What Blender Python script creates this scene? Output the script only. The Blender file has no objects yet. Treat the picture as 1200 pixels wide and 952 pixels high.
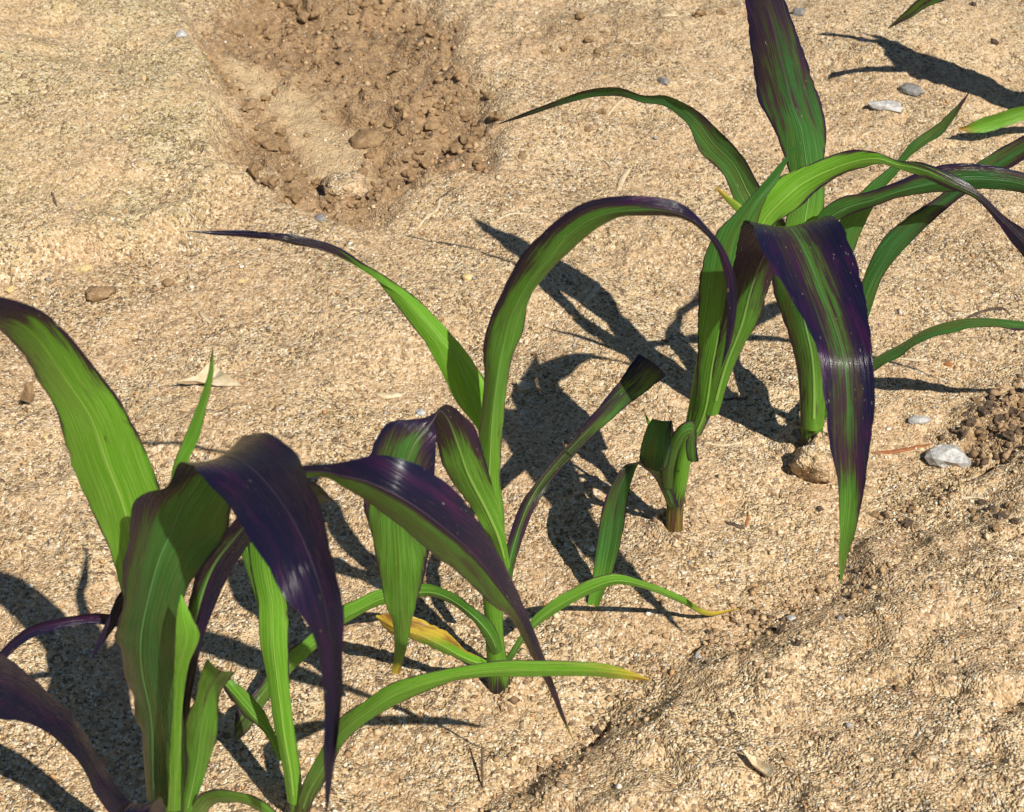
import bpy, math, random
import numpy as np
from mathutils import Vector

random.seed(7)
SC = bpy.context.scene
COL = SC.collection

# ------------------------------------------------------------------ camera
DIST, PITCH, FPX = 1.0, math.radians(40), 1900.0      # metres, below horizontal, focal length in photo pixels
CAM = np.array([0.0, -DIST * math.cos(PITCH), DIST * math.sin(PITCH)])
FW = np.array([0.0, math.cos(PITCH), -math.sin(PITCH)])
UP = np.array([0.0, math.sin(PITCH), math.cos(PITCH)])
RT = np.array([1.0, 0.0, 0.0])
cd = bpy.data.cameras.new('camera')
cam = bpy.data.objects.new('camera', cd)
COL.objects.link(cam)
cam.location = CAM
cam.rotation_euler = (math.pi / 2 - PITCH, 0, 0)
cd.sensor_width = 36.0
cd.lens = 36.0 * FPX / 1200.0
cd.clip_start = 0.02
cd.clip_end = 2000
cd.dof.use_dof = True
cd.dof.focus_distance = 0.90
cd.dof.aperture_fstop = 28.0
SC.camera = cam

# ------------------------------------------------------------------ light
AZ, EL = math.radians(36.5), math.radians(51.5)           # sun behind the camera, over the right shoulder
SUN = Vector((math.sin(AZ) * math.cos(EL), -math.cos(AZ) * math.cos(EL), math.sin(EL)))
w = bpy.data.worlds.new('World')
SC.world = w
w.use_nodes = True
nt = w.node_tree
bg = nt.nodes['Background']
sky = nt.nodes.new('ShaderNodeTexSky')
sky.sky_type = 'NISHITA'
sky.sun_disc = False
sky.sun_elevation = EL
sky.sun_rotation = math.atan2(SUN.x, SUN.y)
sky.air_density = 1.0
sky.dust_density = 0.2
sky.ozone_density = 2.5
nt.links.new(sky.outputs[0], bg.inputs[0])
bg.inputs[1].default_value = 0.05
sl = bpy.data.lights.new('sun', 'SUN')
sl.energy = 5.0
sl.angle = math.radians(0.5)
sl.color = (1.0, 0.955, 0.86)
so = bpy.data.objects.new('sun', sl)
COL.objects.link(so)
so.rotation_euler = SUN.to_track_quat('Z', 'Y').to_euler()
so.location = SUN * 3
SC.view_settings.view_transform = 'Standard'
SC.view_settings.look = 'None'
SC.view_settings.exposure = 0.34
SC.view_settings.gamma = 1.0
SC.view_settings.use_curve_mapping = False
SC.cycles.max_bounces = 4
SC.cycles.use_adaptive_sampling = True
SC.cycles.adaptive_threshold = 0.02
SC.cycles.transparent_max_bounces = 4


# ------------------------------------------------------------------ pixel <-> world helpers
def ray(x, y):
    return FW + RT * ((x - 600.0) / FPX) - UP * ((y - 476.0) / FPX)


def gnd(x, y, z=0.0):
    r = ray(x, y)
    return CAM + r * ((z - CAM[2]) / r[2])


def at(x, y, Y):
    r = ray(x, y)
    return CAM + r * ((Y - CAM[1]) / r[1])


def sstep(a, b, x):
    t = np.clip((x - a) / (b - a), 0, 1)
    return t * t * (3 - 2 * t)


_tabs = {}


def vn(x, y, seed):
    """value noise, -1..1"""
    if seed not in _tabs:
        _tabs[seed] = np.random.RandomState(seed).uniform(-1, 1, (256, 256))
    T = _tabs[seed]
    fx, fy = np.floor(x), np.floor(y)
    ix, iy = fx.astype(np.int64) & 255, fy.astype(np.int64) & 255
    jx, jy = (ix + 1) & 255, (iy + 1) & 255
    u, v = x - fx, y - fy
    u = u * u * u * (u * (u * 6 - 15) + 10)
    v = v * v * v * (v * (v * 6 - 15) + 10)
    return (T[ix, iy] * (1 - u) + T[jx, iy] * u) * (1 - v) + (T[ix, jy] * (1 - u) + T[jx, jy] * u) * v


def rn(x, y, s, seed):
    """value noise of wavelength s on a rotated lattice"""
    a = seed * 1.37
    c, d = math.cos(a), math.sin(a)
    return vn((x * c - y * d) / s + 31.7, (x * d + y * c) / s + 17.3, seed)


def polysd(x, y, pts):
    """signed distance to a polygon, positive inside"""
    n = len(pts)
    best = np.full(x.shape, 1e9)
    ins = np.zeros(x.shape, bool)
    for i in range(n):
        x0, y0 = pts[i]
        x1, y1 = pts[(i + 1) % n]
        ex, ey = x1 - x0, y1 - y0
        t = np.clip(((x - x0) * ex + (y - y0) * ey) / (ex * ex + ey * ey), 0, 1)
        best = np.minimum(best, (x - x0 - t * ex) ** 2 + (y - y0 - t * ey) ** 2)
        if y0 != y1:
            ins ^= ((y0 > y) != (y1 > y)) & (x < (x1 - x0) * (y - y0) / (y1 - y0) + x0)
    d = np.sqrt(best)
    return np.where(ins, d, -d)


def gpoly(px):
    return [tuple(gnd(a, b)[:2]) for a, b in px]


RIDGE = gpoly([(560, 1010), (625, 915), (720, 835), (815, 758), (900, 722), (985, 690), (1050, 625), (1105, 575),
               (1200, 490), (1500, 400), (2200, 900), (1600, 1500), (300, 1500)])
BROWN = gpoly([(222, 45), (262, 18), (300, -60), (470, -60), (520, 5), (548, 62), (585, 112), (606, 150), (572, 192),
               (505, 212), (475, 245), (400, 252), (330, 235), (288, 208), (262, 150), (238, 95)])
SLIDE = gpoly([(256, 58), (292, 52), (352, 92), (420, 150), (425, 200), (380, 190), (326, 138), (280, 100)])
CREST = gpoly([(-900, -330), (150, -330), (225, 30), (262, 130), (288, 205), (240, 290), (90, 300), (-300, 420)])
MOIST = gpoly([(1095, 515), (1130, 482), (1175, 458), (1230, 445), (1400, 430), (1400, 520), (1230, 545), (1180, 552), (1130, 540)])

FARP = gpoly([(610, 50), (660, 20), (740, 15), (800, 40), (790, 80), (720, 85), (640, 75)])
COLLARS = gpoly([(212, 1008), (350, 962), (583, 803), (790, 620), (949, 524), (1290, 150)])
CRACKS = [gpoly(l) for l in (
    [(199, 160), (206, 172), (216, 177), (230, 193), (243, 198)], [(176, 100), (180, 115), (182, 130)], [(282, 190), (285, 205), (297, 215)],
    [(690, 872), (706, 858), (712, 850)], [(738, 832), (745, 828), (760, 818)], [(795, 765), (800, 760), (812, 750)],
    [(905, 742), (918, 733)], [(1100, 575), (1130, 550), (1165, 535)], [(322, 160), (338, 166), (345, 172)],
    [(265, 45), (282, 36), (300, 42)],  [(70, 45), (88, 44), (98, 46)], [(130, 70), (152, 72), (172, 66)])]


def terrain(x, y):
    """height and the soil masks (brown, slide, ridge, crest)"""
    wx = x + 0.010 * rn(x, y, 0.05, 91) + 0.004 * rn(x, y, 0.015, 92)
    wy = y + 0.010 * rn(x, y, 0.05, 93) + 0.004 * rn(x, y, 0.015, 94)
    sb = polysd(wx, wy, BROWN)
    ss = polysd(wx, wy, SLIDE)
    sr = polysd(wx, wy, RIDGE)
    sc = polysd(wx, wy, CREST)
    sm = polysd(wx, wy, MOIST)
    brown = sstep(-0.016, 0.026, sb + 0.012 * rn(x, y, 0.03, 95))
    farp = sstep(-0.02, 0.03, polysd(wx, wy, FARP))
    slide = sstep(-0.012, 0.014, ss)
    moist = sstep(-0.01, 0.02, sm)
    ridge = sstep(-0.010, 0.038, sr + 0.010 * rn(x, y, 0.028, 96))
    crest = sstep(-0.004, 0.020, sc)
    h = 0.0045 * rn(x, y, 0.26, 1) + 0.0045 * rn(x, y, 0.10, 2) + 0.0026 * rn(x, y, 0.045, 3)
    h = h + 0.0011 * rn(x, y, 0.018, 4) + 0.0006 * rn(x, y, 0.0085, 5) * (1 - 0.4 * slide)
    h = h + (0.00055 * rn(x, y, 0.0048, 6) + 0.00042 * rn(x, y, 0.0029, 7)) * (1 - 0.35 * brown)
    # the ridge along the row: a bank with rain-pitted crust
    h = h + 0.018 * ridge + 0.02 * sstep(0.0, 0.30, sr)
    ux = x + 0.011 * rn(x, y, 0.034, 81) + 0.005 * rn(x, y, 0.013, 82)
    uy = y + 0.011 * rn(x, y, 0.034, 83) + 0.005 * rn(x, y, 0.013, 84)
    pit = 0.5 * rn(ux, uy, 0.036, 8) + 0.55 * rn(ux, uy, 0.017, 9) + 0.12 * np.abs(rn(ux, uy, 0.010, 10)) + 0.06 * rn(x, y, 0.0062, 11)
    h = h - 0.0072 * pit * ridge * sstep(-0.01, 0.03, sr)
    pit2 = 0.8 * rn(ux, uy, 0.025, 12) + 0.5 * np.abs(rn(ux, uy, 0.011, 13))
    h = h - 0.0040 * pit2 * (1 - ridge) * (1 - brown) * sstep(-0.3, 0.6, rn(x, y, 0.12, 14) + crest * 0.5)
    # crest on the left with a broken edge, brown hollow below it
    h = h + 0.016 * crest + 0.05 * sstep(0.0, 0.45, sc)
    h = h - 0.014 * brown - 0.010 * sstep(0, 0.06, sb)
    rough = np.maximum(0, rn(ux, uy, 0.030, 15)) * 0.010 + np.maximum(0, rn(ux, uy, 0.014, 16)) * 0.0085 + np.maximum(0, rn(x, y, 0.0078, 17)) * 0.0050
    h = h + crest * 0.004 * rn(ux, uy, 0.05, 86) + 0.45 * rough * farp
    h = h + rough * brown * (1 - 0.9 * slide) + rough * 1.3 * moist + 0.006 * slide * brown
    for bx_, by_ in COLLARS:
        rr = np.hypot(wx - bx_, wy - by_)
        h = h + 0.0045 * (1 - sstep(0.004, 0.024, rr)) * (1 + 0.8 * rn(x, y, 0.008, 87))
    for line in CRACKS:
        dc = np.full(x.shape, 1e9)
        for (x0, y0), (x1, y1) in zip(line[:-1], line[1:]):
            ex, ey = x1 - x0, y1 - y0
            tt = np.clip(((wx - x0) * ex + (wy - y0) * ey) / (ex * ex + ey * ey), 0, 1)
            dc = np.minimum(dc, np.hypot(wx - x0 - tt * ex, wy - y0 - tt * ey))
        h = h - 0.0055 * (1 - sstep(0.0006, 0.0032, dc)) * sstep(-.25, .25, rn(x, y, 0.012, 85) + 0.25)
    far = sstep(1.5, 6.0, np.hypot(x, y))
    h = h * (1 - far) + far * 0.05 * rn(x, y, 1.3, 18)
    return h, np.clip(brown + 0.45 * farp, 0, 1), slide, ridge, crest, moist


def hz(x, y):
    return float(terrain(np.array([float(x)]), np.array([float(y)]))[0][0])


def on_ground(px, py):
    """world point of the terrain seen at a pixel"""
    z = 0.0
    for _ in range(6):
        g = gnd(px, py, z)
        z = hz(g[0], g[1])
    return gnd(px, py, z)


def ppm(p):
    return FPX / float((np.array(p) - CAM) @ FW)          # photo pixels per metre at a point


# ------------------------------------------------------------------ materials
def mat(name):
    m = bpy.data.materials.new(name)
    m.use_nodes = True
    t = m.node_tree
    t.nodes.clear()
    out = t.nodes.new('ShaderNodeOutputMaterial')
    return m, t, out


class NT:
    """small node helper"""

    def __init__(s, t):
        s.t = t

    def n(s, kind, **kw):
        nd = s.t.nodes.new('ShaderNode' + kind)
        for k, v in kw.items():
            setattr(nd, k, v)
        return nd

    def put(s, sock, v):
        if isinstance(v, bpy.types.NodeSocket):
            s.t.links.new(v, sock)
        elif isinstance(v, (tuple, list)) and len(v) == 3 and sock.type == 'RGBA':
            sock.default_value = (*v, 1)
        else:
            sock.default_value = v

    def math(s, op, a, b=0.0, c=None, clamp=False):
        nd = s.n('Math', operation=op, use_clamp=clamp)
        s.put(nd.inputs[0], a)
        s.put(nd.inputs[1], b)
        if c is not None:
            s.put(nd.inputs[2], c)
        return nd.outputs[0]

    def mix(s, f, a, b, mode='MIX'):
        nd = s.n('Mix', data_type='RGBA', blend_type=mode)
        s.put(nd.inputs[0], f)
        s.put(nd.inputs[6], a)
        s.put(nd.inputs[7], b)
        return nd.outputs[2]

    def noise(s, vec, scale, detail=2.0, rough=0.5):
        nd = s.n('TexNoise')
        s.put(nd.inputs['Vector'], vec)
        nd.inputs['Scale'].default_value = scale
        nd.inputs['Detail'].default_value = detail
        nd.inputs['Roughness'].default_value = rough
        return nd.outputs['Fac']

    def ramp(s, f, lo, hi, a=0.0, b=1.0):
        nd = s.n('MapRange', interpolation_type='SMOOTHSTEP')
        s.put(nd.inputs[0], f)
        nd.inputs[1].default_value = lo
        nd.inputs[2].default_value = hi
        nd.inputs[3].default_value = a
        nd.inputs[4].default_value = b
        return nd.outputs[0]

    def attr(s, name):
        return s.n('Attribute', attribute_name=name)


def soil_material():
    m, t, out = mat('sandy_soil')
    k = NT(t)
    co = k.n('TexCoord').outputs['Object']
    a = k.attr('soil')                                   # R brown, G slide, B crest
    sep = k.n('SeparateColor')
    t.links.new(a.outputs['Color'], sep.inputs[0])
    brown, slide, crest = sep.outputs[0], sep.outputs[1], sep.outputs[2]
    big = k.noise(co, 9, 4, 0.6)
    mid = k.noise(co, 60, 4, 0.6)
    base = k.mix(k.ramp(big, 0.35, 0.68), (0.48, 0.328, 0.168), (0.67, 0.486, 0.274))
    base = k.mix(k.ramp(k.noise(co, 3.6, 4, 0.6), 0.46, 0.66, 0, 0.6), base, (0.43, 0.275, 0.140))
    base = k.mix(k.ramp(mid, 0.42, 0.70, 0, 0.65), base, (0.45, 0.300, 0.155))
    base = k.mix(k.math('MULTIPLY', crest, k.ramp(k.noise(co, 22, 3), 0.3, 0.65, 0.2, 0.8)), base, (0.47, 0.375, 0.180))
    # single grains
    vo = k.n('TexVoronoi')
    t.links.new(co, vo.inputs['Vector'])
    vo.inputs['Scale'].default_value = 780
    g = k.n('SeparateColor')
    t.links.new(vo.outputs['Color'], g.inputs[0])
    crust = k.ramp(k.math('ADD', k.math('MULTIPLY', k.noise(co, 14, 4, 0.55), 0.65), k.math('MULTIPLY', k.noise(co, 48, 3, 0.5), 0.35)), 0.42, 0.60)
    base = k.mix(k.math('MULTIPLY', crust, 0.55), base, (0.50, 0.330, 0.190))
    grain = base
    grain = k.mix(k.ramp(g.outputs[0], 0.55, 0.95, 0, 0.55), grain, (0.80, 0.66, 0.44))
    grain = k.mix(k.ramp(g.outputs[1], 0.74, 0.92, 0, 0.9), grain, (0.11, 0.068, 0.040))
    grain = k.mix(k.ramp(g.outputs[2], 0.90, 0.96, 0, 0.75), grain, (0.84, 0.78, 0.66))
    vo2 = k.n('TexVoronoi')
    t.links.new(co, vo2.inputs['Vector'])
    vo2.inputs['Scale'].default_value = 420
    g2 = k.n('SeparateColor')
    t.links.new(vo2.outputs['Color'], g2.inputs[0])
    grain = k.mix(k.ramp(g2.outputs[0], 0.77, 0.95, 0, 0.8), grain, (0.13, 0.080, 0.047))
    grain = k.mix(k.ramp(g2.outputs[1], 0.86, 0.98, 0, 0.6), grain, (0.78, 0.66, 0.46))
    grain = k.mix(k.ramp(g2.outputs[2], 0.95, 0.98, 0, 0.35), grain, (0.50, 0.28, 0.12))
    grain = k.mix(k.math('MULTIPLY', crust, 0.38), grain, base)
    # brown soil turned up from below
    bn = k.noise(co, 120, 5, 0.65)
    bcol = k.mix(k.ramp(bn, 0.35, 0.7), (0.185, 0.103, 0.048), (0.325, 0.200, 0.102))
    bcol = k.mix(k.math('MULTIPLY', slide, 0.85), bcol, (0.56, 0.41, 0.235))
    bcol = k.mix(0.25, bcol, grain)
    col = k.mix(k.math('MULTIPLY', brown, 0.95), grain, bcol)
    fine = k.noise(co, 900, 3, 0.6)
    bsum = k.math('ADD', k.math('MULTIPLY', vo.outputs['Distance'], -0.9), k.math('MULTIPLY', fine, 0.5))
    bsum = k.math('ADD', bsum, k.math('MULTIPLY', vo2.outputs['Distance'], -0.9))
    bump = k.n('Bump')
    bump.inputs['Strength'].default_value = 1.0
    bump.inputs['Distance'].default_value = 0.0015
    t.links.new(bsum, bump.inputs['Height'])
    t.links.new(k.math('SUBTRACT', 1.0, k.math('MULTIPLY', crust, 0.30)), bump.inputs['Strength'])
    p = k.n('BsdfPrincipled')
    t.links.new(col, p.inputs['Base Color'])
    p.inputs['Roughness'].default_value = 0.9
    p.inputs['Specular IOR Level'].default_value = 0.2
    t.links.new(bump.outputs[0], p.inputs['Normal'])
    t.links.new(p.outputs[0], out.inputs[0])
    return m


def leaf_material():
    m, t, out = mat('corn_leaf')
    k = NT(t)
    uv = k.n('UVMap', uv_map='UVMap').outputs[0]
    rnd = k.n('ObjectInfo').outputs['Random']
    sh = k.n('CombineXYZ')
    t.links.new(k.math('MULTIPLY', rnd, 37.0), sh.inputs[2])
    mp = k.n('Mapping')
    t.links.new(uv, mp.inputs[0])
    mp.inputs['Scale'].default_value = (52, 2.0, 1)
    add = k.n('VectorMath', operation='ADD')
    t.links.new(mp.outputs[0], add.inputs[0])
    t.links.new(sh.outputs[0], add.inputs[1])
    streak = k.noise(add.outputs[0], 1.0, 3, 0.6)
    mp2 = k.n('Mapping')
    t.links.new(uv, mp2.inputs[0])
    mp2.inputs['Scale'].default_value = (7, 3.0, 1)
    add2 = k.n('VectorMath', operation='ADD')
    t.links.new(mp2.outputs[0], add2.inputs[0])
    t.links.new(sh.outputs[0], add2.inputs[1])
    blot = k.noise(add2.outputs[0], 1.0, 3, 0.6)
    a = k.attr('pig')                                     # R purple pigment, G yellowing, B depth of the green
    sep = k.n('SeparateColor')
    t.links.new(a.outputs['Color'], sep.inputs[0])
    pur, yel, tone = sep.outputs[0], sep.outputs[1], sep.outputs[2]
    green = k.mix(tone, (0.128, 0.335, 0.020), (0.013, 0.074, 0.020))
    green = k.mix(k.ramp(streak, 0.42, 0.62, 0.0, 0.75), green, k.mix(tone, (0.235, 0.44, 0.06), (0.045, 0.150, 0.045)))
    green = k.mix(k.math('MULTIPLY', k.ramp(blot, 0.55, 0.78, 0.0, 0.40), k.ramp(tone, 0.0, 0.4, 0.2, 1.0)), green, (0.050, 0.135, 0.020))
    mp4 = k.n('Mapping')
    t.links.new(uv, mp4.inputs[0])
    mp4.inputs['Scale'].default_value = (4.5, 1.3, 1)
    add4 = k.n('VectorMath', operation='ADD')
    t.links.new(mp4.outputs[0], add4.inputs[0])
    t.links.new(sh.outputs[0], add4.inputs[1])
    mott = k.noise(add4.outputs[0], 1.0, 5, 0.65)
    green = k.mix(k.math('MULTIPLY', k.ramp(mott, 0.48, 0.70, 0.0, 0.62), k.ramp(tone, 0.05, 0.5, 0.04, 1.0)), green, (0.105, 0.095, 0.020))
    # purple spreads along the veins
    pf = k.math('ADD', k.math('MULTIPLY', pur, 1.10), k.math('MULTIPLY', k.math('SUBTRACT', streak, 0.5), 1.25))
    pf = k.math('ADD', pf, k.math('MULTIPLY', k.math('SUBTRACT', blot, 0.5), 1.0))
    pm = k.ramp(pf, 0.16, 0.90)
    pm = k.math('MULTIPLY', pm, k.ramp(pur, 0.0, 0.12))
    pcol = k.mix(k.ramp(k.math('ADD', k.math('MULTIPLY', blot, .7), k.math('MULTIPLY', streak, .3)), 0.46, 0.72), (0.0080, 0.0070, 0.024), (0.036, 0.008, 0.037))
    red = k.mix(k.ramp(pm, 0.0, 0.5), green, (0.066, 0.040, 0.020))
    col = k.mix(pm, red, pcol)
    yc = k.mix(k.ramp(blot, 0.42, 0.62), (0.56, 0.40, 0.05), (0.26, 0.105, 0.028))
    yf = k.ramp(k.math('ADD', yel, k.math('MULTIPLY', k.math('SUBTRACT', streak, 0.5), 0.7)), 0.25, 0.8)
    col = k.mix(k.math('MULTIPLY', yf, k.ramp(yel, 0.0, 0.15)), col, yc)
    # pale scuffs along the veins, dark rust spots
    mp3 = k.n('Mapping')
    t.links.new(uv, mp3.inputs[0])
    mp3.inputs['Scale'].default_value = (46, 14, 1)
    add3 = k.n('VectorMath', operation='ADD')
    t.links.new(mp3.outputs[0], add3.inputs[0])
    t.links.new(sh.outputs[0], add3.inputs[1])
    fl = k.noise(add3.outputs[0], 1.3, 2, 0.5)
    col = k.mix(k.ramp(fl, 0.735, 0.79, 0, 0.5), col, (0.50, 0.52, 0.36))
    mp5 = k.n('Mapping')
    t.links.new(uv, mp5.inputs[0])
    mp5.inputs['Scale'].default_value = (15, 7, 1)
    add5 = k.n('VectorMath', operation='ADD')
    t.links.new(mp5.outputs[0], add5.inputs[0])
    t.links.new(sh.outputs[0], add5.inputs[1])
    spot = k.noise(add5.outputs[0], 1.0, 4, 0.7)
    col = k.mix(k.ramp(spot, 0.64, 0.72, 0, 0.75), col, (0.070, 0.045, 0.016))
    # splashed sand grains sticking to the blade
    co = k.n('TexCoord').outputs['Object']
    dust = k.noise(co, 520, 2, 0.6)
    dm = k.math('MULTIPLY', k.ramp(dust, 0.70, 0.75, 0, 0.6), k.ramp(k.noise(co, 40, 2), 0.45, 0.7))
    col = k.mix(dm, col, (0.42, 0.32, 0.19))
    bump = k.n('Bump')
    bump.inputs['Strength'].default_value = 0.7
    bump.inputs['Distance'].default_value = 0.0008
    t.links.new(streak, bump.inputs['Height'])
    p = k.n('BsdfPrincipled')
    t.links.new(col, p.inputs['Base Color'])
    t.links.new(k.ramp(streak, 0.3, 0.7, 0.20, 0.33), p.inputs['Roughness'])
    p.inputs['Specular IOR Level'].default_value = 0.24
    t.links.new(bump.outputs[0], p.inputs['Normal'])
    tr = k.n('BsdfTranslucent')
    t.links.new(k.mix(k.ramp(pm, 0.0, 0.8, 0.45, 0.0), col, (0.30, 0.52, 0.02), 'MIX'), tr.inputs[0])
    t.links.new(bump.outputs[0], tr.inputs['Normal'])
    ms = k.n('MixShader')
    t.links.new(k.ramp(pm, 0.0, 1.0, 0.28, 0.05), ms.inputs[0])
    t.links.new(p.outputs[0], ms.inputs[1])
    t.links.new(tr.outputs[0], ms.inputs[2])
    t.links.new(ms.outputs[0], out.inputs[0])
    return m


def rib_material():
    m, t, out = mat('leaf_midrib')
    k = NT(t)
    a = k.attr('pig')
    sep = k.n('SeparateColor')
    t.links.new(a.outputs['Color'], sep.inputs[0])
    g = k.mix(sep.outputs[2], (0.24, 0.43, 0.06), (0.045, 0.14, 0.04))
    col = k.mix(k.ramp(sep.outputs[0], 0.10, 0.7), g, (0.045, 0.026, 0.048))
    col = k.mix(k.ramp(sep.outputs[1], 0.2, 0.8), col, (0.50, 0.38, 0.12))
    p = k.n('BsdfPrincipled')
    t.links.new(col, p.inputs['Base Color'])
    p.inputs['Roughness'].default_value = 0.5
    t.links.new(p.outputs[0], out.inputs[0])
    return m


def crumb_material(name, c1, c2, c3, scale, rough=0.9, bump_d=0.0008, spec=0.2):
    m, t, out = mat(name)
    k = NT(t)
    co = k.n('TexCoord').outputs['Object']
    rnd = k.n('ObjectInfo').outputs['Random']
    n1 = k.noise(co, scale, 4, 0.65)
    n2 = k.noise(co, scale * 4, 3, 0.6)
    col = k.mix(k.ramp(n1, 0.36, 0.66), c1, c2)
    col = k.mix(k.ramp(n2, 0.58, 0.75, 0, 0.8), col, c3)
    col = k.mix(k.math('MULTIPLY', rnd, 0.3), col, c1)
    p = k.n('BsdfPrincipled')
    t.links.new(col, p.inputs['Base Color'])
    p.inputs['Roughness'].default_value = rough
    p.inputs['Specular IOR Level'].default_value = spec
    b = k.n('Bump')
    b.inputs['Strength'].default_value = 0.8
    b.inputs['Distance'].default_value = bump_d
    t.links.new(n2, b.inputs['Height'])
    t.links.new(b.outputs[0], p.inputs['Normal'])
    t.links.new(p.outputs[0], out.inputs[0])
    return m


def vcol_material(name):
    m, t, out = mat(name)
    k = NT(t)
    co = k.n('TexCoord').outputs['Object']
    a = k.attr('tint')
    col = k.mix(k.ramp(k.noise(co, 1500, 2), 0.3, 0.7, 0, 0.35), a.outputs['Color'], (0.30, 0.19, 0.10))
    p = k.n('BsdfPrincipled')
    t.links.new(col, p.inputs['Base Color'])
    p.inputs['Roughness'].default_value = 0.85
    p.inputs['Specular IOR Level'].default_value = 0.25
    t.links.new(p.outputs[0], out.inputs[0])
    return m


M_SOIL = soil_material()
M_LEAF = leaf_material()
M_RIB = rib_material()
M_BROWN = crumb_material('brown_soil', (0.225, 0.138, 0.068), (0.37, 0.245, 0.132), (0.47, 0.33, 0.19), 230, 0.95, 0.0016)
M_TAN = crumb_material('sand_clod', (0.44, 0.285, 0.145), (0.60, 0.42, 0.235), (0.20, 0.12, 0.06), 260)
M_DARK = crumb_material('dark_soil', (0.070, 0.048, 0.034), (0.15, 0.10, 0.064), (0.30, 0.20, 0.12), 300, 0.95, 0.0012)
M_QUARTZ = crumb_material('pale_stone', (0.30, 0.29, 0.275), (0.56, 0.54, 0.51), (0.30, 0.215, 0.13), 300, 0.35, 0.0006, 0.5)
M_GREY = crumb_material('grey_stone', (0.17, 0.160, 0.150), (0.30, 0.285, 0.265), (0.38, 0.28, 0.17), 320, 0.85, 0.0010, 0.2)
M_STRAW = crumb_material('dry_straw', (0.48, 0.37, 0.22), (0.64, 0.54, 0.38), (0.33, 0.23, 0.12), 220, 0.7, 0.0004, 0.3)
M_FLAKE = crumb_material('yellow_flake', (0.56, 0.42, 0.19), (0.66, 0.52, 0.27), (0.42, 0.29, 0.14), 320, 0.85, 0.0010, 0.2)
M_RUST = crumb_material('rusty_leaf', (0.26, 0.085, 0.030), (0.36, 0.16, 0.06), (0.12, 0.045, 0.02), 150, 0.7, 0.0005, 0.3)
M_TWIG = crumb_material('dark_twig', (0.060, 0.042, 0.032), (0.13, 0.085, 0.055), (0.22, 0.15, 0.09), 240, 0.8, 0.0004, 0.3)
M_GRIT = vcol_material('loose_grit')


# ------------------------------------------------------------------ mesh helpers
def link(name, verts, faces, material, parent=None, smooth=True, loc=None):
    me = bpy.data.meshes.new(name)
    me.from_pydata([tuple(map(float, v)) for v in verts], [], faces)
    me.materials.append(material)
    if smooth:
        me.polygons.foreach_set('use_smooth', [True] * len(me.polygons))
    me.update()
    o = bpy.data.objects.new(name, me)
    COL.objects.link(o)
    if parent is not None:
        o.parent = parent
    if loc is not None:
        o.location = loc
    return o


def tag(o, label, cat, group=None):
    o['label'] = label
    o['category'] = cat
    if group:
        o['group'] = group
    return o


def set_pig(me, arr, name='pig'):
    a = me.attributes.new(name, 'FLOAT_COLOR', 'POINT')
    c = np.ones((len(arr), 4), np.float32)
    c[:, :3] = arr
    a.data.foreach_set('color', c.ravel())


def set_uv(me, uv):
    l = me.uv_layers.new(name='UVMap')
    idx = np.zeros(len(me.loops), np.int32)
    me.loops.foreach_get('vertex_index', idx)
    l.data.foreach_set('uv', np.asarray(uv, np.float32)[idx].ravel())


def grid_faces(n, m):
    return [(i * m + j, i * m + j + 1, (i + 1) * m + j + 1, (i + 1) * m + j) for i in range(n - 1) for j in range(m - 1)]


def spline(P, t, ts):
    """Catmull-Rom through P at parameters t, sampled at ts"""
    P = np.asarray(P, float)
    n = len(P)
    T = np.zeros_like(P)
    for i in range(n):
        a, b = max(0, i - 1), min(n - 1, i + 1)
        T[i] = (P[b] - P[a]) / (t[b] - t[a])
    out = []
    for s in ts:
        i = min(max(int(np.searchsorted(t, s) - 1), 0), n - 2)
        h = t[i + 1] - t[i]
        u = (s - t[i]) / h
        out.append((2 * u**3 - 3 * u**2 + 1) * P[i] + (u**3 - 2 * u**2 + u) * h * T[i]
                   + (-2 * u**3 + 3 * u**2) * P[i + 1] + (u**3 - u**2) * h * T[i + 1])
    return np.array(out)


def keyed(keys, v):
    ks = sorted(keys)
    xs = [q[0] for q in ks]
    return [np.interp(v, xs, [q[c] for q in ks]) for c in range(1, len(ks[0]))]


def unit(a):
    return a / np.maximum(np.linalg.norm(a, axis=-1, keepdims=True), 1e-9)


NU = 19


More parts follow.
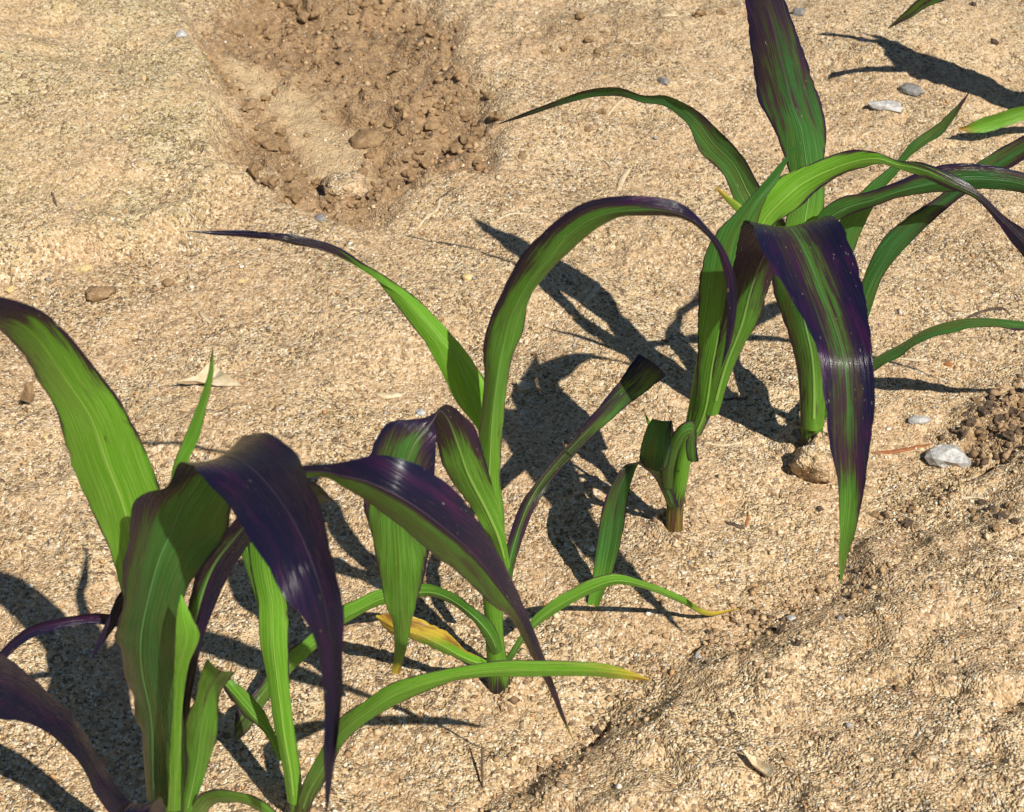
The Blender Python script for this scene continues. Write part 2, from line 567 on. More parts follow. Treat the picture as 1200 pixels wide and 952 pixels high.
def leaf(plant, st, pur=0.0, yel=0.0, tone=0.4, fold=0.10, ripple=0.02, waves=5.0, mid=0.5, rib=True, n=64, step=False):
    """One blade: a ribbon through the given stations (edge, edge, depth in cm from the plant's base)."""
    base = np.array(plant.location)
    Yb = base[1] * 100
    P1, P2 = [], []
    for s in st:
        d, t = s[4], (s[5] if len(s) > 5 else 0.0)
        P1.append(at(s[0], s[1], (Yb + d - t / 2) / 100))
        P2.append(at(s[2], s[3], (Yb + d + t / 2) / 100))
    P1, P2 = np.array(P1), np.array(P2)
    mm = (P1 + P2) / 2
    t = np.concatenate([[0], np.cumsum(np.linalg.norm(np.diff(mm, axis=0), axis=1) + 0.002)])
    L = t[-1]
    ts = np.linspace(0, L, n)
    E1, E2 = spline(P1, t, ts), spline(P2, t, ts)
    rs = np.random.RandomState(int(abs(st[0][0] * 7 + st[-1][1] * 13 + st[-1][0])) % 99991)
    c = (E1 + E2) / 2
    tg = unit(np.gradient(c, axis=0))
    ac = E2 - E1
    wd = np.linalg.norm(ac, axis=1, keepdims=True)
    nr = unit(np.cross(tg, ac))
    for i in range(1, n):                                    # keep the normal from flipping
        if nr[i] @ nr[i - 1] < 0:
            nr[i] = -nr[i]
    # smooth normals a little
    for _ in range(3):
        nr[1:-1] = unit(nr[:-2] + 2 * nr[1:-1] + nr[2:])
    us = np.linspace(0, 1, NU)
    v = ts / L
    fo = np.full(n, fold) if not isinstance(fold, (list, tuple)) else keyed(fold, v)[0]
    ph1, ph2 = rs.uniform(0, 6.28, 2)
    V = np.zeros((n, NU, 3))
    for j, u in enumerate(us):
        q = u / (2 * mid) if u < mid else 0.5 + (u - mid) / (2 * (1 - mid))      # 0..1 with the midrib at 0.5
        e = 2 * q - 1
        sec = (1 - abs(e) ** 1.5)
        off = -fo[:, None] * wd * sec
        rp = ripple * np.sin(waves * 6.28 * v + (ph1 if e < 0 else ph2)) + 0.6 * ripple * np.sin(waves * 2.3 * 6.28 * v + ph2 * 2)
        off = off + (rp * abs(e) ** 2.2)[:, None] * wd.max() * sstep(0.0, 0.15, v)[:, None] * sstep(0, 0.006, wd)
        V[:, j] = E1 + ac * u + nr * off
        if j in (0, NU - 1):                                 # uneven, nibbled margin
            V[:, j] += ac * (1 if j == 0 else -1) * (0.013 * np.clip(rs.normal(size=(n, 1)), -.5, 2.6) * sstep(.08, .2, v)[:, None])
    V -= base
    o = link('leaf', V.reshape(-1, 3), grid_faces(n, NU), M_LEAF, plant)
    uu, vv = np.meshgrid(us, v)
    wmax = wd.max()
    uv = np.stack([0.5 + (uu - 0.5) * (wd / wmax) * (wmax / 0.035), vv * L / 0.10], -1)
    set_uv(o.data, uv.reshape(-1, 2))

    def chan(k):
        if isinstance(k, (int, float)):
            return np.full((n, NU), float(k))
        r = keyed(k, v)
        if len(r) == 1:
            return np.repeat(r[0][:, None], NU, 1)
        l, m_, rr = [q[:, None] for q in r]
        a = np.clip(1 - 2 * uu, 0, 1)
        b = np.clip(2 * uu - 1, 0, 1)
        if step:                                             # pigment stops at the midrib
            w_ = sstep(mid - .02, mid + .10, uu)
            return (l * (1 - uu / mid) + m_ * uu / mid) * (1 - w_) + rr * w_
        return l * a**1.3 + rr * b**1.3 + m_ * (1 - a**1.3 - b**1.3)

    pc = chan(pur)
    rim = np.clip(abs(2 * uu - 1) - 0.86, 0, 1) / 0.14
    pc = np.clip(pc + rim * 0.5 * (0.4 + 0.6 * sstep(0.1, 0.4, v))[:, None], 0, 1.4)
    pig = np.stack([pc, chan(yel), chan(tone)], -1)
    set_pig(o.data, pig.reshape(-1, 3))
    if rib:
        jm = int(np.argmin(abs(us - mid)))
        cm = V[:, jm]
        k1 = int(n * 0.04)
        k2 = int(n * 0.84)
        sd = unit(ac)
        RV, RP = [], []
        nsec = 6
        for i in range(k1, k2):
            f = (i - k1) / (k2 - k1)
            hw = min(0.0009, wmax * 0.026) * (1 - f) ** 1.2 + 0.00005
            hw = min(hw, float(wd[i, 0]) * 0.12)
            ht = hw * 0.42 + 0.00004
            for q in range(nsec):
                an = 2 * math.pi * q / nsec
                RV.append(cm[i] + sd[i] * hw * math.cos(an) + nr[i] * ht * math.sin(an))
                RP.append(pig[i, jm])
        nk = k2 - k1
        F = [(i * nsec + q, i * nsec + (q + 1) % nsec, (i + 1) * nsec + (q + 1) % nsec, (i + 1) * nsec + q)
             for i in range(nk - 1) for q in range(nsec)]
        r = link('midrib', RV, F, M_RIB, o)
        set_pig(r.data, np.array(RP))
    return o


def stem(plant, st, pur, tone, yel=0.0, n=40, name='stem'):
    """Tapered tube through (x, y, width in px, depth in cm)"""
    base = np.array(plant.location)
    Yb = base[1] * 100
    P = np.array([at(s[0], s[1], (Yb + s[3]) / 100) for s in st])
    R = np.array([[s[2] / ppm(p) / 2] for s, p in zip(st, P)])
    t = np.concatenate([[0], np.cumsum(np.linalg.norm(np.diff(P, axis=0), axis=1))])
    ts = np.linspace(0, t[-1], n)
    C, Rr = spline(P, t, ts), spline(R, t, ts)
    C[0, 2] -= 0.010                                         # rooted in the soil
    tg = unit(np.gradient(C, axis=0))
    ns = 16
    V, uv = [], []
    for i in range(n):
        a = unit(np.cross(tg[i], np.array([0.0, -1, 0.2])))
        b = np.cross(tg[i], a)
        for q in range(ns):
            an = 2 * math.pi * q / ns
            rr = Rr[i, 0] * (1 + 0.04 * math.sin(an * 3 + i * 0.06))
            if q in (2, 3):
                rr *= 0.94                                    # overlap line of the sheath
            V.append(C[i] + a * rr * math.cos(an) + b * rr * 0.82 * math.sin(an) - base)
            uv.append((q / ns * 1.3, ts[i] / 0.10))
    F = [(i * ns + q, i * ns + (q + 1) % ns, (i + 1) * ns + (q + 1) % ns, (i + 1) * ns + q)
         for i in range(n - 1) for q in range(ns)]
    F.append(tuple(range((n - 1) * ns, n * ns)))
    o = link(name, V, F, M_LEAF, plant)
    set_uv(o.data, uv)
    v = np.repeat(ts / t[-1], ns)

    def ch(k):
        return np.full(len(v), float(k)) if isinstance(k, (int, float)) else keyed(k, v)[0]
    set_pig(o.data, np.stack([ch(pur), ch(yel), ch(tone)], -1))
    return o


def plant(px, py, label):
    e = bpy.data.objects.new('corn_seedling', None)
    COL.objects.link(e)
    e.empty_display_size = 0.02
    e.location = on_ground(px, py)
    tag(e, label, 'corn plant', 'young corn plants standing in a row')
    bpy.context.view_layer.update()
    return e


# ------------------------------------------------------------------ the ground: one sheet, dense where it is looked at
def axis(lo, hi, step, reach):
    c = list(np.arange(lo, hi, step))
    s, up_ = step, []
    x = c[-1]
    while x < reach:
        s *= 1.22
        x += s
        up_.append(x)
    s, dn = step, []
    x = c[0]
    while x > -reach:
        s *= 1.22
        x -= s
        dn.append(x)
    return np.array(dn[::-1] + c + up_)


def build_ground():
    gx = axis(-0.50, 0.62, 0.00140, 400)
    ya = list(np.arange(-0.40, 0.10, 0.00125)) + list(np.arange(0.10, 0.40, 0.0016)) + list(np.arange(0.40, 0.80, 0.0022))
    s, x, hi = 0.0022, ya[-1], []
    while x < 400:
        s *= 1.22
        x += s
        hi.append(x)
    s, x, lo = 0.00125, ya[0], []
    while x > -400:
        s *= 1.22
        x -= s
        lo.append(x)
    gy = np.array(lo[::-1] + ya + hi)
    X, Y = np.meshgrid(gx, gy)
    H, br, sl_, ri, cr, mo = terrain(X, Y)
    n, m = X.shape
    co = np.stack([X, Y, H], -1).reshape(-1, 3).astype(np.float32)
    idx = np.arange(n * m).reshape(n, m)
    q = np.stack([idx[:-1, :-1], idx[:-1, 1:], idx[1:, 1:], idx[1:, :-1]], -1).reshape(-1, 4).astype(np.int32)
    me = bpy.data.meshes.new('ground')
    me.vertices.add(n * m)
    me.vertices.foreach_set('co', co.ravel())
    me.loops.add(q.size)
    me.loops.foreach_set('vertex_index', q.ravel())
    me.polygons.add(len(q))
    me.polygons.foreach_set('loop_start', np.arange(0, q.size, 4, dtype=np.int32))
    me.polygons.foreach_set('loop_total', np.full(len(q), 4, np.int32))
    me.polygons.foreach_set('use_smooth', np.ones(len(q), bool))
    me.update()
    me.materials.append(M_SOIL)
    set_pig(me, np.stack([np.clip(br + 0.8 * mo, 0, 1), sl_, cr], -1).reshape(-1, 3), 'soil')
    o = bpy.data.objects.new('ground', me)
    COL.objects.link(o)
    o['kind'] = 'structure'
    o['label'] = 'dry sandy field soil with a brown turned-up hollow'
    return o


build_ground()


# ------------------------------------------------------------------ plants
# --- A: big purple plant in the foreground
A = plant(212, 1008, 'large corn plant with a broad purple leaf folded over its bright green left leaf')
stem(A, [(212, 1014, 38, 0), (206, 960, 36, 0), (203, 920, 36, 0), (200, 870, 34, 0.1), (196, 810, 30, 0.3), (194, 770, 22, 0.5)], [(0, .5), (.2, .1), (1, 0)], .35)
leaf(A, [(176, 900, 196, 900, .3), (150, 730, 190, 730, .9), (128, 645, 190, 640, 1.2), (101, 586, 189, 583, 1.2), (82, 543, 173, 533, 1.1),
         (68, 486, 148, 482, .8), (40, 440, 118, 440, .3), (15, 402, 70, 380, -.8), (-8, 384, 30, 357, -2.0), (-45, 392, -15, 350, -3.4),
         (-95, 430, -75, 385, -5), (-150, 490, -149, 489, -7)],
     pur=[(0, 0, 0, 0), (.52, 0, 0, 0), (.62, .12, .02, .28), (.70, .28, .12, .42), (.78, .45, .28, .55), (.84, .9, .7, 1), (.92, 1.3, 1.2, 1.3), (1, 1.3, 1.2, 1.3)],
     tone=[(0, .3), (.3, 0), (.65, 0), (.8, .25), (1, .7)], fold=.10, ripple=.015)
leaf(A, [(172, 935, 200, 945, -.5, -1.0), (165, 868, 203, 890, -.9, -1.0), (159, 825, 206, 835, -1.3, -1.4), (140, 775, 209, 780, -1.7, -2.0), (136, 744, 214, 744, -1.9, -2.2),
         (147, 704, 216, 702, -1.7, -2.0), (145, 650, 243, 655, -1.4, -2.0), (150, 610, 264, 628, -1.2, -1.6), (159, 586, 272, 595, -1.1, -1.0), (188, 570, 275, 555, -1.6),
         (208, 549, 280, 524, -2.5), (223, 546, 303, 508, -3.8), (242, 565, 329, 516, -5.2), (270, 598, 351, 542, -6.6), (300, 642, 373, 580, -8.0),
         (328, 684, 388, 630, -9.0), (356, 724, 398, 690, -9.7), (374, 783, 401, 752, -10.2), (380, 845, 401, 820, -10.5), (380, 900, 393, 888, -10.6),
         (382, 957, 383, 957, -10.5)],
     pur=[(0, .45, 0, .2), (.12, .4, 0, .1), (.24, .45, 0, 0), (.32, .35, 0, .05), (.40, .65, 0, .1), (.45, 1.1, 0, .2), (.50, 1.2, .2, .5), (.55, 1.25, 1.1, 1.25), (.7, 1.2, 1, 1.2), (.85, 1.1, .8, 1.1), (1, 1, .9, 1)],
     tone=[(0, .95), (.3, .9), (.42, .8), (.6, .9), (1, .8)], fold=[(0, .16), (.3, .08), (.42, .05), (.6, .10), (1, .1)], ripple=.03, waves=6, n=96)  # deep tone on the rising half is shade put into the leaf colour
leaf(A, [(196, 950, 212, 950, -2.2), (199, 880, 213, 880, -3.0), (203, 820, 215, 820, -3.6), (204, 778, 222, 778, -4.0), (205, 745, 235, 744, -4.2), (207, 718, 224, 720, -4.1), (212, 697, 213, 697, -3.8)],
     pur=[(0, .2, 0, .2), (1, 0, 0, 0)], tone=.05, fold=.10, rib=False)  # sunlit flange of the blade above as its own strip, brightness put into tone
leaf(A, [(198, 880, 216, 880, .5), (209, 800, 227, 800, .9), (217, 730, 242, 737, 1.0), (233, 664, 268, 675, 1.0), (260, 627, 292, 638, .5),
         (300, 583, 326, 600, -.6), (345, 548, 352, 563, -1.8), (378, 545, 381, 559, -2.4), (404, 541, 401, 570, -2.8), (440, 532, 428, 586, -3.0),
         (485, 542, 463, 612, -3.2), (537, 580, 504, 648, -3.0), (572, 628, 540, 674, -2.5), (598, 675, 575, 708, -1.8), (620, 725, 600, 728, -1.0),
         (636, 765, 622, 768, -.2), (649, 800, 641, 803, .6), (662, 840, 656, 838, 1.2), (673, 869, 672, 869, 1.7)],
     pur=[(0, .4, 0, .4), (.2, .8, .1, .9), (.32, .9, .5, .9), (.42, 1, .95, .25), (.52, 1, .98, .22), (.65, 1, .98, .20), (.75, 1, .98, .35), (.85, 1, .8, .7), (.95, .7, .7, .7), (1, .5, .5, .5)],
     tone=[(0, .5), (.4, .75), (.55, .65), (.7, .5), (.82, .95), (1, .8)], yel=[(0, 0), (.94, 0), (1, .9)], mid=.40, step=True, fold=[(0, .1), (.35, .1), (.5, .24), (.75, .24), (1, .15)], ripple=.012, n=96)
leaf(A, [(213, 952, 225, 950, -2), (218, 890, 244, 897, -2), (217, 848, 256, 855, -2.2), (229, 817, 256, 822, -2.4), (234, 792, 264, 803, -2.6), (243, 774, 277, 786, -3.0)],
     pur=[(0, .5, .1, 0), (.3, .5, .05, .05), (.6, .2, .1, .05), (1, .1, .2, .3)], tone=.35, fold=.18, ripple=.05, waves=2.5)
leaf(A, [(214, 962, 234, 962, -1.5), (224, 945, 243, 952, -2), (237, 929, 251, 943, -2.8), (258, 925, 262, 941, -3.8), (287, 930, 287, 943, -4.8), (313, 941, 310, 955, -5.6), (338, 968, 330, 978, -6.2), (352, 1000, 351, 1001, -6.6)],
     pur=[(0, .2, 0, .2), (1, .3, 0, .4)], tone=.25, fold=.12)
leaf(A, [(190, 820, 204, 820, 1.0), (196, 650, 216, 650, 2), (202, 549, 221, 543, 2.5), (215, 515, 233, 515, 2.8), (229, 481, 242, 478, 3), (243, 440, 250, 440, 3.2), (249, 405, 249.6, 406, 3.2)],
     pur=[(0, 0), (.92, 0), (1, .5)], tone=.35, fold=.15, rib=False)
leaf(A, [(180, 860, 190, 860, .8), (166, 745, 182, 750, 1.5), (155, 695, 172, 705, 1.7), (143, 692, 152, 716, 1.5), (127, 722, 137, 733, 1), (115, 751, 119, 757, .5), (106, 773, 107, 774, .1)],
     pur=[(0, .2), (.5, .3), (1, .8)], tone=.85, fold=.12, rib=False)
leaf(A, [(168, 830, 178, 830, 1), (156, 736, 166, 748, 2), (128, 720, 129, 733, 2.4), (84, 722, 86, 734, 2), (34, 735, 38, 748, 1.5), (0, 763, 5, 774, 1), (-40, 806, -36, 816, .3), (-72, 856, -71, 857, -.5)],
     pur=1.0, tone=.9, fold=.2, rib=False)
leaf(A, [(165, 985, 185, 975, -1.6, .8), (135, 962, 158, 948, -2.2, 1.2), (112, 930, 130, 910, -2.8, 1.4), (94, 897, 105, 868, -3.4, 1.7), (67, 867, 84, 837, -4.0, 1.9), (33, 849, 48, 804, -4.6, 2.4), (-5, 842, 8, 770, -5.2, 3.4),
         (-50, 845, -38, 760, -6, 3.6), (-110, 880, -100, 815, -6.8, 2.4), (-160, 940, -159, 939, -7.4)],
     pur=1.35, tone=.95, fold=.06, ripple=.008, rib=False)
leaf(A, [(168, 972, 196, 968, -1.2), (160, 944, 190, 936, -2.2), (148, 946, 178, 944, -3.6), (122, 985, 152, 1000, -5.4), (96, 1040, 110, 1052, -7), (80, 1095, 81, 1096, -8)],
     pur=1.0, tone=.9, fold=.14)

# --- B: slim plant beside it
B = plant(350, 962, 'slim pale green corn plant, narrow upright blade, standing beside the large folded purple leaf')
stem(B, [(350, 966, 17, 0), (346, 930, 17, 0), (341, 895, 20, 0), (334, 850, 20, .2), (328, 800, 18, .4)], [(0, .6), (.15, .1), (1, 0)], .12)
leaf(B, [(337, 940, 353, 940, -.3), (331, 899, 351, 903, -.3), (322, 855, 345, 860, -.2), (313, 797, 339, 800, .1), (304, 748, 338, 748, .4), (302, 705, 337, 708, .8), (293, 660, 330, 665, 1),
         (294, 622, 332, 622, 1), (312, 588, 350, 592, 0), (345, 566, 374, 590, -1.2), (372, 568, 388, 588, -2), (392, 590, 393, 592, -2.6)],
     pur=[(0, 0, 0, 0), (.7, 0, 0, .1), (.9, .3, .2, .4), (1, .8, .7, .8)], tone=[(0, .0), (.5, .08), (.8, .5), (1, .8)], fold=[(0, .3), (.4, .2), (.6, .08), (1, .1)], ripple=.01)
leaf(B, [(322, 860, 332, 860, .6), (314, 790, 325, 790, .9), (300, 704, 314, 706, 1.0), (284, 655, 302, 652, 1.2), (276, 622, 292, 617, 1.5), (279, 598, 280, 598, 1.6)],
     tone=.5, fold=.2, rib=False)
leaf(B, [(346, 952, 360, 956, -.4), (355, 918, 370, 934, -.8), (370, 890, 388, 904, -1.4), (398, 842, 404, 870, -2), (430, 820, 436, 843, -2.5), (467, 797, 484, 817, -2.9), (545, 780, 540, 797, -3.2),
         (598, 773, 598, 793, -3.3), (635, 774, 635, 793, -3.3), (686, 776, 686, 793, -3.3), (725, 781, 730, 796, -3.2), (763, 797, 763, 798, -3.2)],
     pur=[(0, .5, .2, .5), (.12, .3, .1, .5), (.35, .2, 0, .2), (.8, .15, .05, .1), (1, 0, 0, 0)], yel=[(0, 0), (.72, .0), (.86, .30), (.95, .55), (1, .9)], tone=[(0, .5), (.3, .35), (.6, .1), (1, 0)], fold=.10, ripple=.01)
leaf(B, [(326, 892, 334, 890, .2), (309, 858, 320, 855, 1), (287, 840, 306, 829, 1.6), (262, 808, 276, 799, 2.2), (246, 784, 247, 783, 2.6)],
     pur=[(0, .3, 0, 0), (.5, .8, .1, 0), (1, .9, .2, .1)], tone=.3, fold=.16)

# --- C: middle plant
Cp = plant(583, 803, 'middle corn plant with tall arching purple-edged leaf and a stiff cut-off leaf')
stem(Cp, [(585, 808, 28, 0), (584, 785, 26, 0), (580, 755, 22, 0), (578, 720, 22, 0), (577, 690, 26, 0), (576, 640, 30, 0), (575, 600, 30, 0), (574, 560, 22, .1)],
     [(0, .6), (.06, .42), (.14, .25), (.25, .12), (.45, .05), (1, 0)], [(0, .2), (.3, .1), (1, .15)])
leaf(Cp, [(563, 600, 583, 600, .1), (562, 545, 578, 540, .3), (559, 504, 574, 498, .7), (534, 470, 574, 462, 1.3), (502, 408, 562, 435, 2), (468, 363, 533, 396, 2.5), (434, 321, 488, 350, 2.8),
          (402, 302, 440, 316, 2.6), (360, 289, 388, 287, 2.3), (300, 280, 312, 271, 2), (250, 275, 254, 270.5, 1.8), (212, 271, 213, 271.5, 1.5)],
     pur=[(0, 0, 0, 0), (.52, 0, 0, 0), (.62, .4, .1, .3), (.72, .8, .5, .7), (.85, .9, .8, .9), (1, 1, 1, 1)], tone=[(0, .15), (.3, .0), (.55, .1), (.8, .5), (1, .6)], fold=[(0, .3), (.2, .22), (.5, .12), (1, .15)], ripple=.015)
leaf(Cp, [(562, 620, 584, 620, -.4), (560, 560, 586, 560, -.5), (561, 512, 590, 495, -.7), (567, 450, 599, 425, -.6), (566, 406, 612, 390, -.6), (573, 378, 620, 352, -.9), (592, 334, 641, 322, -1.3),
          (615, 296, 669, 296, -1.8), (649, 259, 692, 272, -2.3), (684, 238, 724, 255, -2.7), (725, 229, 760, 252, -3.0), (770, 232, 788, 255, -3.2), (802, 242, 808, 262, -3.3), (826, 263, 826, 275, -3.3),
          (846, 287, 838, 290, -3.2), (857, 310, 846, 311, -3.1), (863, 335, 851, 335, -3.0), (863, 368, 852, 368, -3), (857, 402, 850, 402, -3), (846, 430, 845, 430, -3)],
     pur=[(0, 0, 0, 0), (.20, .2, .05, .15), (.33, .35, 0, .3), (.46, .8, .05, 0), (.60, .95, .08, .05), (.70, 1, .45, .7), (.8, 1, .9, 1), (1, 1, 1, 1)],
     tone=[(0, .05), (.15, .1), (.25, .45), (.5, .5), (.65, .7), (1, .9)], fold=[(0, .25), (.14, .34), (.26, .36), (.4, .18), (.6, .18), (1, .15)], ripple=.028, waves=4, n=96)
leaf(Cp, [(590, 668, 598, 664, -.4), (576, 632, 591, 622, -.8), (556, 601, 582, 586, -1.2), (526, 560, 569, 540, -1.9), (512, 522, 558, 507, -2.6), (508, 497, 541, 483, -3.2), (507, 488, 520, 473, -3.8),
          (510, 500, 503, 487, -4.3), (510, 520, 480, 492, -4.7), (509, 550, 455, 497, -5.1), (508, 590, 432, 535, -5.4), (505, 630, 426, 585, -5.6), (500, 660, 437, 638, -5.7), (492, 695, 447, 688, -5.6), (483, 727, 457, 720, -5.4),
          (477, 758, 462, 750, -5.1), (469, 789, 459, 788, -4.8)],
     pur=[(0, 0, 0, 0), (.2, .2, 0, .15), (.3, .3, .05, .6), (.38, .8, .4, 1), (.46, 1, .7, 1), (.52, 1, .15, .9), (.6, .9, .05, .6), (.7, .3, 0, .1), (.8, .1, 0, 0), (1, 0, 0, 0)],
     tone=[(0, .1), (.3, .35), (.42, .8), (.55, .85), (.7, .4), (1, .45)], yel=[(0, 0), (.92, 0), (1, .8)], fold=[(0, .22), (.35, .12), (.5, .04), (.7, .08), (1, .15)], ripple=.03, waves=5, n=96)
leaf(Cp, [(578, 768, 589, 762, -.4), (566, 746, 578, 731, -.6), (551, 724, 553, 711, -.2), (526, 707, 528, 693, .6), (501, 700, 500, 684, 1), (448, 709, 446, 690, 1.2), (421, 722, 420, 701, 1), (400, 734, 398, 712, .7),
          (370, 762, 362, 744, .1), (338, 792, 332, 768, -.9), (312, 824, 300, 808, -1.9), (293, 855, 278, 830, -3.0), (276, 868, 275, 866, -3.7)],
     pur=[(0, .3, 0, .3), (.2, .4, .1, .2), (.5, .1, 0, 0), (.85, .3, .2, .3), (1, .5, .4, .5)], tone=[(0, .55), (.25, .6), (.4, .2), (.7, .3), (1, .6)], fold=.13)
leaf(Cp, [(572, 786, 570, 774, -.8), (540, 774, 543, 760, -1.3), (508, 760, 528, 744, -1.4), (480, 748, 500, 729, -1.3), (455, 741, 470, 720, -1.2), (440, 723, 441, 721, -1)],
     yel=[(0, .1, .1, .3), (.3, .05, .1, .7), (.55, .1, .5, 1), (.75, .8, .9, 1), (1, 1, 1, 1)], tone=.0, fold=.2)
leaf(Cp, [(592, 772, 600, 774, 0), (602, 756, 609, 760, .1), (615, 736, 621, 742, .25), (632, 716, 639, 727, .4), (659, 696, 669, 708, .6), (696, 677, 702, 692, .8), (723, 673, 724, 685, 1.0), (758, 682, 760, 692, 1.7), (800, 699, 800, 708, 3.0),
          (830, 716, 830, 722, 3.9), (866, 713, 866, 714, 4.8)],
     pur=[(0, .4, .2, .2), (.2, .1, 0, 0), (.8, .1, 0, .2), (1, .4, .4, .4)], yel=[(0, 0), (.68, 0), (.82, .5), (1, 1)], tone=[(0, .6), (.3, .25), (.6, .2), (1, 0)], fold=.14, ripple=.01)
leaf(Cp, [(586, 700, 597, 702, .4), (590, 655, 604, 660, .8), (602, 612, 622, 606, 1.8), (615, 582, 642, 572, 2.8), (642, 549, 669, 538, 4.4), (676, 508, 702, 505, 6.6), (703, 475, 735, 476, 8.4), (724, 449, 755, 461, 10), (740, 426, 771, 448, 11.3), (749, 415, 781, 440, 12)],
     pur=[(0, .3, .2, .3), (.3, .65, .36, .36), (.6, .6, .34, .3), (.85, .65, .34, .3), (.96, .75, .36, .45), (1, .9, .5, .7)], tone=.8, fold=.08, ripple=.008)

# --- E: big plant right of the middle
Ep = plant(790, 620, 'tall corn plant with a broad purple leaf hanging down in front and curled lower leaves')
stem(Ep, [(790, 625, 20, 0), (791, 595, 20, 0), (797, 560, 18, -.1), (803, 530, 18, -.1), (812, 500, 20, -.1), (821, 468, 26, -.1), (830, 430, 32, 0), (838, 385, 30, .1)],
     [(0, .62), (.1, .52), (.17, .42), (.3, .1), (1, 0)], [(0, .3), (.3, .1), (1, .15)], yel=[(0, .44), (.12, .42), (.2, .25), (.3, 0), (1, 0)])
leaf(Ep, [(804, 510, 822, 510, -.3), (814, 475, 838, 475, -.6), (817, 425, 850, 425, -.8), (818, 360, 872, 360, -.9), (821, 318, 880, 315, -.8), (836, 277, 885, 273, -.4), (866, 245, 897, 235, 0), (902, 206, 911, 212, .5), (932, 170, 933, 171, 1)],
     pur=[(0, .3, 0, .5), (.2, .35, 0, .5), (.5, .1, 0, .2), (.8, .1, 0, 0), (1, .3, .2, .2)], yel=[(0, 0, 0, 0), (.35, .3, .1, 0), (.55, .2, .1, 0), (.7, 0, 0, 0), (1, 0, 0, 0)], tone=[(0, .2), (.4, .4), (.6, .75), (1, .9)], fold=[(0, .3), (.5, .2), (1, .1)])
leaf(Ep, [(834, 440, 856, 440, -.1), (840, 380, 885, 372, .1), (850, 325, 893, 315, .3), (868, 282, 900, 275, .4), (882, 248, 912, 259, .6), (897, 220, 938, 242, .8), (922, 203, 958, 223, 1), (963, 187, 984, 207, 1), (1000, 176, 1009, 198, .8),
          (1030, 179, 1030, 192, .5), (1052, 188, 1050, 197, .3), (1082, 190, 1078, 206, 0), (1126, 210, 1110, 221, -.4), (1152, 229, 1141, 232, -.8), (1176, 252, 1168, 260, -1.2), (1212, 277, 1196, 298, -1.8), (1262, 332, 1246, 350, -2.8), (1300, 402, 1299, 403, -4)],
     pur=[(0, .2, 0, .3), (.3, .15, 0, .2), (.42, .1, .0, .4), (.50, .4, .03, .2), (.56, .75, .2, .1), (.64, .75, .5, .6), (.75, .6, .6, .8), (1, 1, 1, 1)], yel=[(0, 0), (.3, .12), (.45, .05), (.6, 0), (1, 0)],
     tone=[(0, .1), (.3, .05), (.45, .05), (.6, .4), (1, .9)], fold=[(0, .2), (.3, .1), (.6, .1), (1, .16)], ripple=.02, n=96)
leaf(Ep, [(826, 485, 842, 485, -.8), (836, 430, 862, 425, -1.1), (846, 380, 890, 372, -1.5), (855, 335, 905, 330, -1.9), (861, 300, 928, 290, -2.4), (867, 274, 955, 264, -3.2), (874, 258, 968, 252, -4.3), (882, 266, 980, 258, -5.6), (893, 292, 994, 280, -7.2),
          (910, 324, 1007, 318, -8.6), (935, 365, 1017, 365, -10.4), (959, 414, 1023, 420, -12.2), (966, 468, 1025, 475, -13.4), (972, 522, 1020, 525, -14.2), (981, 562, 1014, 566, -14.6), (984, 610, 1004, 615, -14.9), (983, 652, 994, 652, -15), (985, 685, 985.5, 685, -15.1)],
     pur=[(0, .2, 0, .2), (.18, .4, .1, .2), (.26, .8, .3, .5), (.32, 1, .6, 1), (.38, 1.1, .34, 1.2), (.5, 1.1, .34, 1.2), (.62, 1.1, .34, 1.2), (.72, .95, .34, 1.1), (.80, .7, .4, .9), (.86, .25, .1, .4), (.92, .05, 0, .1), (1, .1, 0, .05)],
     yel=[(0, .1), (.2, .2), (.28, 0), (1, 0)], tone=[(0, .2), (.2, .45), (.32, .85), (.5, .8), (.75, .9), (.9, .5), (1, .6)], fold=[(0, .25), (.2, .15), (.33, .08), (.5, .14), (1, .14)], ripple=.016, n=96)
leaf(Ep, [(784, 596, 796, 594, -.4), (768, 562, 780, 553, -1), (752, 547, 764, 533, -1.8), (739, 543, 754, 536, -2.4), (726, 552, 747, 545, -3), (708, 588, 738, 575, -3.7), (699, 639, 729, 630, -4.4), (694, 680, 718, 670, -5), (687, 712, 704, 704, -5.6), (689, 724, 699, 720, -5.9)],
     pur=[(0, .5, .4, .6), (.25, .5, .35, .4), (.5, .4, .25, .2), (.75, .15, .05, .1), (1, 0, 0, 0)], yel=[(0, 0), (.93, 0), (1, .8)], tone=[(0, .8), (.4, 1), (.75, .85), (.9, .4), (1, .1)], fold=.12)
leaf(Ep, [(780, 578, 790, 574, -.3), (774, 545, 792, 538, -.1), (769, 512, 790, 508, -.2), (767, 496, 788, 495, -.7), (764, 491, 787, 494, -1.2), (757, 504, 786, 509, -1.8), (751, 524, 786, 528, -2.3), (750, 540, 783, 545, -2.5), (758, 548, 778, 551, -2.5), (768, 552, 770, 553, -2.5)],
     pur=[(0, .3), (.3, .35), (.45, .45), (.6, .25), (.8, .1), (1, .3)], tone=.88, fold=.06, ripple=0, rib=False)
leaf(Ep, [(778, 572, 788, 572, -.9), (776, 545, 790, 552, -1.6), (785, 516, 795, 530, -2), (797, 498, 803, 514, -2.2), (812, 493, 806, 511, -2.1), (816, 508, 804, 519, -1.8), (817, 528, 804, 531, -1.6), (819, 541, 806, 540, -1.5)],
     pur=[(0, .2, .1, .2), (.5, .3, .05, .2), (1, .8, .2, .4)], tone=.7, fold=.12, rib=False)
leaf(Ep, [(772, 530, 778, 530, .3), (764, 510, 770, 509, .5), (758, 495, 763, 496, .8), (755, 483, 755.5, 483, 1)], tone=.2, fold=.1, rib=False)

